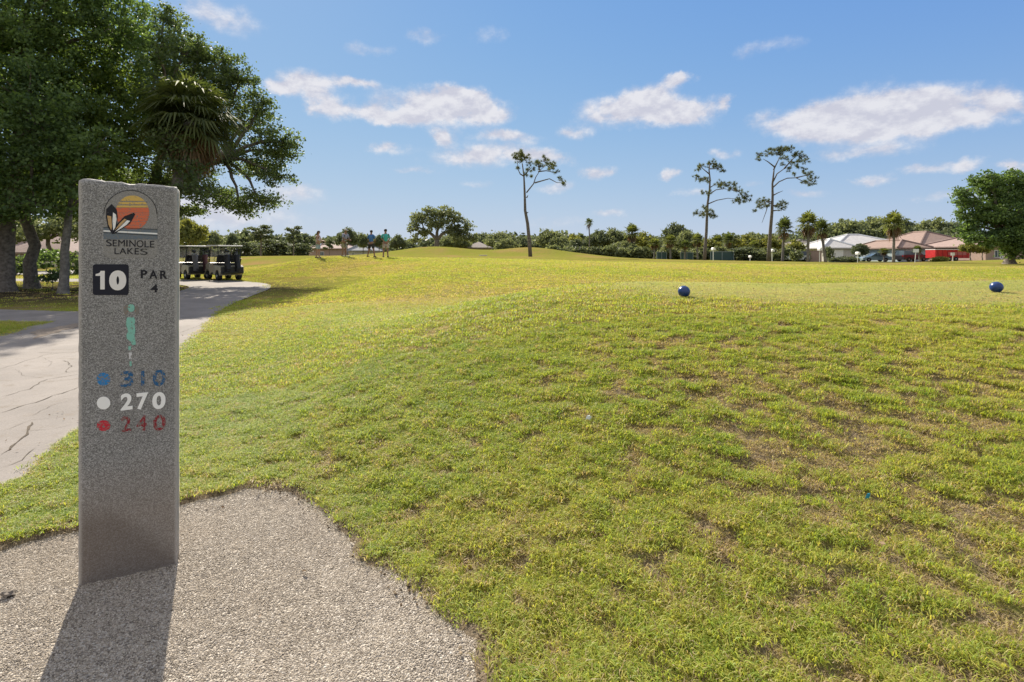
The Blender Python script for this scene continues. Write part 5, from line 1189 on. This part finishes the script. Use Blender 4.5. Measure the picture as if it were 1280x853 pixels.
# white flat cover on the mound gap
p = ground_at(604, 64); o = MB().box(-.5, .5, -.15, .15, 0, .12).build('yardage_plate', mat('plate', (.6, .5, .42), .7), None, bevel=.03); o.location = p; tag(o, 'small pale block lying on the grass before the mounds', 'block')

# ------------------------------------------------------------------ golf carts
beige = nmat('cart_beige', 3, (.42, .38, .30), (.50, .46, .37), .35, 0, spec=.5); seatm = mat('seat_black', (.02, .02, .022), .6); roofb = mat('cart_roof', (.62, .60, .54), .45)
def cart(loc, rz, label):
    r = empty('golf_cart', loc, rz, label, 'golf cart', 'golf carts parked on the path')
    # floor & frame, x forward
    mb = MB(); mb.prism([(-1.05, .32), (1.1, .32), (1.15, .42), (-1.05, .42)], -.5, .5); mb.build('chassis', M['black'], r, bevel=.02)
    arch = [(-.68+.3*math.cos(R(a)), .26+.3*math.sin(R(a))) for a in range(0, 181, 20)]
    mb = MB(); mb.prism([(-.1, .36), (-.1, .70), (-.3, .80), (-.95, .80), (-1.12, .70), (-1.15, .40), (-1.0, .30)]+arch[::-1], -.6, .6); mb.build('rear_body', beige, r, bevel=.02)
    arch = [(.78+.3*math.cos(R(a)), .26+.3*math.sin(R(a))) for a in range(0, 181, 20)]
    mb = MB(); mb.prism([(1.15, .3), (1.22, .5), (1.05, .82), (.72, .95), (.55, .93), (.42, .5), (.40, .36)]+arch[::-1], -.58, .58); mb.build('front_cowl', beige, r, bevel=.02)
    MB().box(-.55, .0, -.55, .55, .803, .92).build('seat', seatm, r, bevel=.03)
    MB().prism([(-.52, .95), (-.42, .95), (-.56, 1.35), (-.66, 1.35)], -.55, .55).build('backrest', seatm, r, bevel=.02)
    MB().prism([(-.95, 1.84), (-.9, 1.88), (.72, 1.90), (.85, 1.87), (.85, 1.83), (-.95, 1.81)], -.62, .62).build('roof', roofb, r, bevel=.015)
    for s in (-1, 1):
        MB().tube([(.62, s*.52, .9), (.50, s*.54, 1.4), (.42, s*.55, 1.82)], .022, 6).build('roof_post', M['black'], r)
        MB().tube([(-.75, s*.56, .78), (-.78, s*.56, 1.3), (-.70, s*.56, 1.82)], .022, 6).build('roof_post', M['black'], r)
    MB().box(-1.32, -1.0, -.45, .45, .42, .47).build('bag_shelf', M['black'], r)
    MB().box(-1.19, -1.153, -.56, .56, .36, .72).build('rear_panel', M['black'], r, bevel=.01)
    MB().tube([(-.85, -.5, .8), (-1.05, -.5, 1.15), (-1.05, .5, 1.15), (-.85, .5, .8)], .02, 6).build('bag_rack', M['black'], r)
    MB().tube([(.55, .25, .85), (.25, .25, 1.12)], .02, 6).build('steering_column', M['black'], r)
    mb = MB(); ring = [(.25+.0*a, .25+.17*math.cos(a), 1.12+.17*math.sin(a)) for a in np.linspace(0, 2*math.pi, 17)]; mb.tube(ring, .014, 5); mb.build('steering_wheel', M['black'], r)
    o = MB().prism([(.56, .95), (.57, .95), (.45, 1.75), (.44, 1.75)], -.5, .5).build('windshield', None or M['glass_clear'], r)
    for x in (.78, -.68):
        for s in (-1, 1): wheel(r, x, s*.5, .235, .2, roofb)
    for s in (-1, 1): MB().box(-1.17, -1.152, s*.45-.05, s*.45+.05, .55, .64).build('tail_light', mat('lamp_red2', (.3, .01, .01), .3), r)
    return r
gcm = bpy.data.materials.new('clear_plastic'); gcm.use_nodes = True; t = gcm.node_tree; b = t.nodes['Principled BSDF']; out = t.nodes['Material Output']
tp_ = t.nodes.new('ShaderNodeBsdfTransparent'); ms = t.nodes.new('ShaderNodeMixShader'); ms.inputs[0].default_value = .15; b.inputs['Roughness'].default_value = .1; t.links.new(tp_.outputs[0], ms.inputs[1]); t.links.new(b.outputs[0], ms.inputs[2]); t.links.new(ms.outputs[0], out.inputs[0]); M['glass_clear'] = gcm
def golf_bag(cart_o, y, colm, label, seed):
    r_ = random.Random(seed); Mx = cart_o.matrix_world.copy() if False else Matrix.Translation(cart_o.location) @ Matrix.Rotation(cart_o.rotation_euler.z, 4, 'Z')
    r = empty('golf_bag', Mx @ Vector((-1.22, y, .475)), cart_o.rotation_euler.z, label, 'golf bag', 'golf bags standing on the carts')
    T = Matrix.Rotation(R(8), 4, 'Y')
    MB().lathe([(.12, 0), (.135, .03), (.125, .3), (.14, .7), (.15, .86), (.14, .9), (.12, .88)], 12, M=T).build('bag_body', colm, r, True)
    MB().box(-.2, -.1, -.1, .1, .1, .42, M=T).build('pocket', colm, r, bevel=.03)
    for k in range(5):
        x, yy = r_.uniform(-.07, .07), r_.uniform(-.08, .08); h = r_.uniform(1.0, 1.2)
        c = MB().tube([T @ Vector((x, yy, .5)), T @ Vector((x*1.3, yy*1.3, h))], .008, 5).build('club_shaft', M['metal'], r)
        mb = MB(); mb.lathe([(.01, -.05), (.05, -.03), (.06, .02), (.04, .06), (.01, .07)], 8, M=T @ Matrix.Translation((x*1.3, yy*1.3, h))); mb.build('club_head', M['black'], c, True)
cz = lambda px, d: ground_at(px, d)
c1 = cart(cz(280, 28.2)+Vector((0, 0, .0)), R(90+49), 'golf cart nearer the grass, right one of two with black bags at its back')
c2 = cart(cz(241, 29.2), R(90+50), 'golf cart beside the marker edge, left one of two')
bagb = mat('bag_black', (.02, .02, .025), .6); bagg = mat('bag_grey', (.16, .16, .18), .6); bagr = mat('bag_plum', (.10, .04, .05), .6)
golf_bag(c1, .25, bagb, 'black golf bag on the left side of the right cart', 1); golf_bag(c1, -.25, bagb, 'black golf bag on the right side of the right cart', 2)
golf_bag(c2, .25, bagg, 'grey golf bag on the left side of the left cart', 3); golf_bag(c2, -.25, bagr, 'plum golf bag on the right side of the left cart', 4)

# ------------------------------------------------------------------ people
def skin(name, joints, edges, m, parent=None, sub=1, root=0):
    me = bpy.data.meshes.new(name); me.from_pydata([j[:3] for j in joints], edges, [])
    o = bpy.data.objects.new(name, me); C.objects.link(o)
    o.modifiers.new('s', 'SKIN'); sm = o.modifiers.new('u', 'SUBSURF'); sm.levels = sub; sm.render_levels = sub
    for i, (v, j) in enumerate(zip(me.skin_vertices[0].data, joints)):
        q = j[3]; v.radius = q if isinstance(q, tuple) else (q, q); v.use_root = (i == root)
    bpy.context.view_layer.update(); dg = bpy.context.evaluated_depsgraph_get(); nm = bpy.data.meshes.new_from_object(o.evaluated_get(dg)); bpy.data.objects.remove(o)
    nm.name = name; nm.materials.clear(); nm.materials.append(m); return link(name, nm, parent, True)
sk = nmat('skin', 8, (.38, .22, .15), (.45, .27, .19), .6, 0); sk2 = nmat('skin_tanned', 8, (.26, .14, .09), (.32, .18, .12), .6, 0)
def person(px, d, h, rz, label, shirt, shorts, hair, skinm, stance=.12, step=0, lean=0, armsf=(.5, .5), long_hair=False, sleeveless=False, cap=None, head_down=.0):
    p = ground_at(px, d); p.z += .0; r = empty('person', p, rz, label, 'person'); s = h/1.75
    def S(x, y, z, q): return (x*s, y*s, z*s, q*s if not isinstance(q, tuple) else tuple(a*s for a in q))
    # facing +x ; left = +y. lean shifts the upper body forward
    lx = lean; st = stance
    J = [S(0, 0, .93, (.13, .15)), S(lx*.3, 0, 1.12, (.11, .14)), S(lx*.75, 0, 1.32, (.12, .17)), S(lx, 0, 1.45, (.08, .11)), S(lx*1.1, 0, 1.53, .052), S(lx*1.2+.02, 0, 1.60, (.075, .07)), S(lx*1.3+.025, 0, 1.68, (.092, .078)), S(lx*1.3+.01, 0, 1.74, (.06, .055))]
    E = [(0, 1), (1, 2), (2, 3), (3, 4), (4, 5), (5, 6), (6, 7)]; B = len(J)
    legs = []; arms = []
    for k, sd in enumerate((1, -1)):
        fx_ = step*(1 if sd > 0 else -1)
        legs.append([S(0, sd*.09, .86, .095), S(fx_*.5+.02, sd*(.09+st*.5), .48, .062), S(fx_-.02, sd*(.09+st), .10, .04), S(fx_, sd*(.09+st), .045, .042), S(fx_+.14, sd*(.10+st), .035, .034)])
        o_ = len(J); J += legs[-1]; E += [(0, o_)]+[(o_+i, o_+i+1) for i in range(4)]
        f = armsf[k]
        arms.append([S(lx*.95, sd*.19, 1.42, .055), S(lx*.9-.03+f*.12, sd*.25, 1.16, .042), S(lx*.9+f*.42, sd*(.24-f*.18), .96+f*.16, .03), S(lx*.9+f*.50, sd*(.22-f*.2), .92+f*.20, (.022, .034))])
        o_ = len(J); J += arms[-1]; E += [(3, o_)]+[(o_+i, o_+i+1) for i in range(3)]
        # fingers
        hx = J[-1]
        for q in range(5):
            o2 = len(J); dy = (q-2)*.014*s
            J.append((hx[0]+.03*s, hx[1]+dy, hx[2]-.03*s, .009*s)); J.append((hx[0]+.045*s, hx[1]+dy, hx[2]-(.075 if q else .05)*s, .008*s)); E += [(o_+3, o2), (o2, o2+1)]
    skin('body', J, E, skinm, r, 1)
    g = 1.18
    def sc(q, k, a=.012): return tuple(v*k+a*s for v in (q if isinstance(q, tuple) else (q, q)))
    T = [(*J[0][:2], J[0][2]+.02*s, sc(J[0][3], 1.05)), (*J[1][:3], sc(J[1][3], 1.08)), (*J[2][:3], sc(J[2][3], 1.06)), (*J[3][:3], sc(J[3][3], 1.0))]; TE = [(0, 1), (1, 2), (2, 3)]
    if not sleeveless:
        for a in arms:
            e = Vector(a[0][:3]).lerp(Vector(a[1][:3]), .85); o_ = len(T); T += [(*a[0][:3], sc(a[0][3], 1.1)), (*e, sc(a[1][3], 1.35))]; TE += [(3, o_), (o_, o_+1)]
    skin('shirt', T, TE, shirt, r, 1)
    Q = [(*J[0][:2], J[0][2]+.03*s, sc(J[0][3], 1.06)), ]; QE = []
    for l in legs:
        o_ = len(Q); kn = Vector(l[0][:3]).lerp(Vector(l[1][:3]), .80); Q += [(*l[0][:3], sc(l[0][3], 1.12)), (*kn, sc(l[1][3], 1.5))]; QE += [(0, o_), (o_, o_+1)]
    skin('shorts', Q, QE, shorts, r, 1)
    for l in legs:
        f0 = l[3]; MB().prism([(-.09*s, 0), (.19*s, 0), (.19*s, .04*s), (.06*s, .09*s), (-.08*s, .10*s)], -.048*s, .048*s, M=Matrix.Translation((f0[0], f0[1], 0))).build('shoe', M['black'] if not long_hair else mat('sandal', (.12, .07, .05), .7), r, bevel=.012*s)
    hd = Vector(J[6][:3])
    mb = MB(); mb.lathe([(.078*s, -.02*s), (.098*s, .02*s), (.092*s, .07*s), (.055*s, .108*s), (.01, .118*s)], 14, M=Matrix.Translation(hd-Vector((.012*s, 0, 0)))); hr = mb.build('hair', cap or hair, r, True)
    if cap: MB().prism([(.05*s, .01*s), (.18*s, -.005*s), (.18*s, .008*s), (.05*s, .03*s)], -.06*s, .06*s, M=Matrix.Translation(hd)).build('cap_visor', cap, r)
    if long_hair: MB().tube([hd+Vector((-.05*s, 0, .05*s)), hd+Vector((-.09*s, 0, -.08*s)), hd+Vector((-.10*s, 0, -.24*s)), hd+Vector((-.09*s, 0, -.34*s))], [.06*s, .075*s, .06*s, .02*s], 8).build('long_hair', hair, r, True)
    MB().tube([hd+Vector((.085*s, 0, .0)), hd+Vector((.115*s, 0, -.018*s)), hd+Vector((.09*s, 0, -.03*s))], [.008*s, .014*s, .008*s], 6).build('nose', skinm, r, True)
    fm = M['black']
    for sd in (1, -1):
        MB().lathe([(.002*s, -.004*s), (.010*s, 0), (.002*s, .004*s)], 8, M=Matrix.Translation(hd+Vector((.088*s, sd*.03*s, .008*s))) @ Matrix.Rotation(R(90), 4, 'Y')).build('eye', fm, r, True)
        MB().tube([hd+Vector((0, sd*.078*s, .02*s)), hd+Vector((-.008*s, sd*.088*s, 0)), hd+Vector((0, sd*.078*s, -.03*s))], [.008*s, .016*s, .008*s], 6).build('ear', skinm, r, True)
    MB().box(.082*s, .090*s, -.022*s, .022*s, -.052*s, -.045*s, M=Matrix.Translation(hd)).build('mouth', mat('lips', (.25, .08, .07), .6), r)
    return r, J, s
cl_pink = nmat('pink_white_cloth', 20, (.50, .42, .44), (.62, .55, .57), .9, .2, .005); lblue = nmat('pale_blue_cloth', 20, (.34, .44, .52), (.42, .52, .60), .9, .2, .005)
greyc = nmat('grey_cloth', 20, (.27, .28, .35), (.34, .35, .43), .9, .2, .005); khaki = nmat('khaki_cloth', 20, (.30, .27, .19), (.36, .33, .24), .9, .2, .005)
bluec = nmat('blue_cloth', 20, (.05, .14, .36), (.08, .20, .45), .9, .2, .005); darkc = nmat('charcoal_cloth', 20, (.03, .032, .035), (.05, .05, .055), .9, .2, .005)
tealc = nmat('teal_cloth', 20, (.05, .36, .33), (.08, .45, .41), .9, .2, .005); stonec = nmat('stone_cloth', 20, (.46, .38, .34), (.54, .46, .42), .9, .2, .005)
hb = mat('brown_hair', (.07, .04, .025), .7); hdk = mat('dark_hair', (.02, .016, .014), .7); hg = mat('grey_hair', (.35, .34, .33), .7)
person(397.5, 33, 1.72, R(-5), 'person with long brown hair, pale top and light blue shorts, leftmost of the group', cl_pink, lblue, hb, sk, .02, .05, .02, (.9, .6), True, True)
person(430, 33.6, 1.80, R(-30), 'person in a grey shirt and khaki shorts leaning over a club, second from left', greyc, khaki, hg, sk2, .04, 0, .12, (.8, .8), cap=mat('cap_pale', (.5, .48, .46), .8))
person(464, 33, 1.72, R(80), 'person in a blue shirt and dark shorts with legs apart, third from left', bluec, darkc, hdk, sk2, .17, .04, .0, (.5, .5))
person(482, 33.2, 1.82, R(110), 'person in a teal shirt and pale shorts, rightmost of the group', tealc, stonec, hdk, sk2, .05, 0, .02, (.8, .3))
# golf club in the hands of the person in grey
p = ground_at(434, 33.3); cb = empty('golf_club', p+Vector((.12, -.1, .03)), R(-30), 'golf club held by the person in grey', 'golf club'); MB().tube([(0, 0, 0), (-.28, 0, .98)], .009, 6).build('shaft', M['metal'], cb)
MB().lathe([(.01, -.02), (.04, -.01), (.045, .02), (.01, .04)], 10, M=Matrix.Translation((.03, 0, 0)) @ Matrix.Scale(1.5, 4, (1, 0, 0))).build('head', M['black'], cb, True); MB().tube([(-.21, 0, .74), (-.285, 0, 1.0)], .015, 6).build('grip', M['black'], cb)
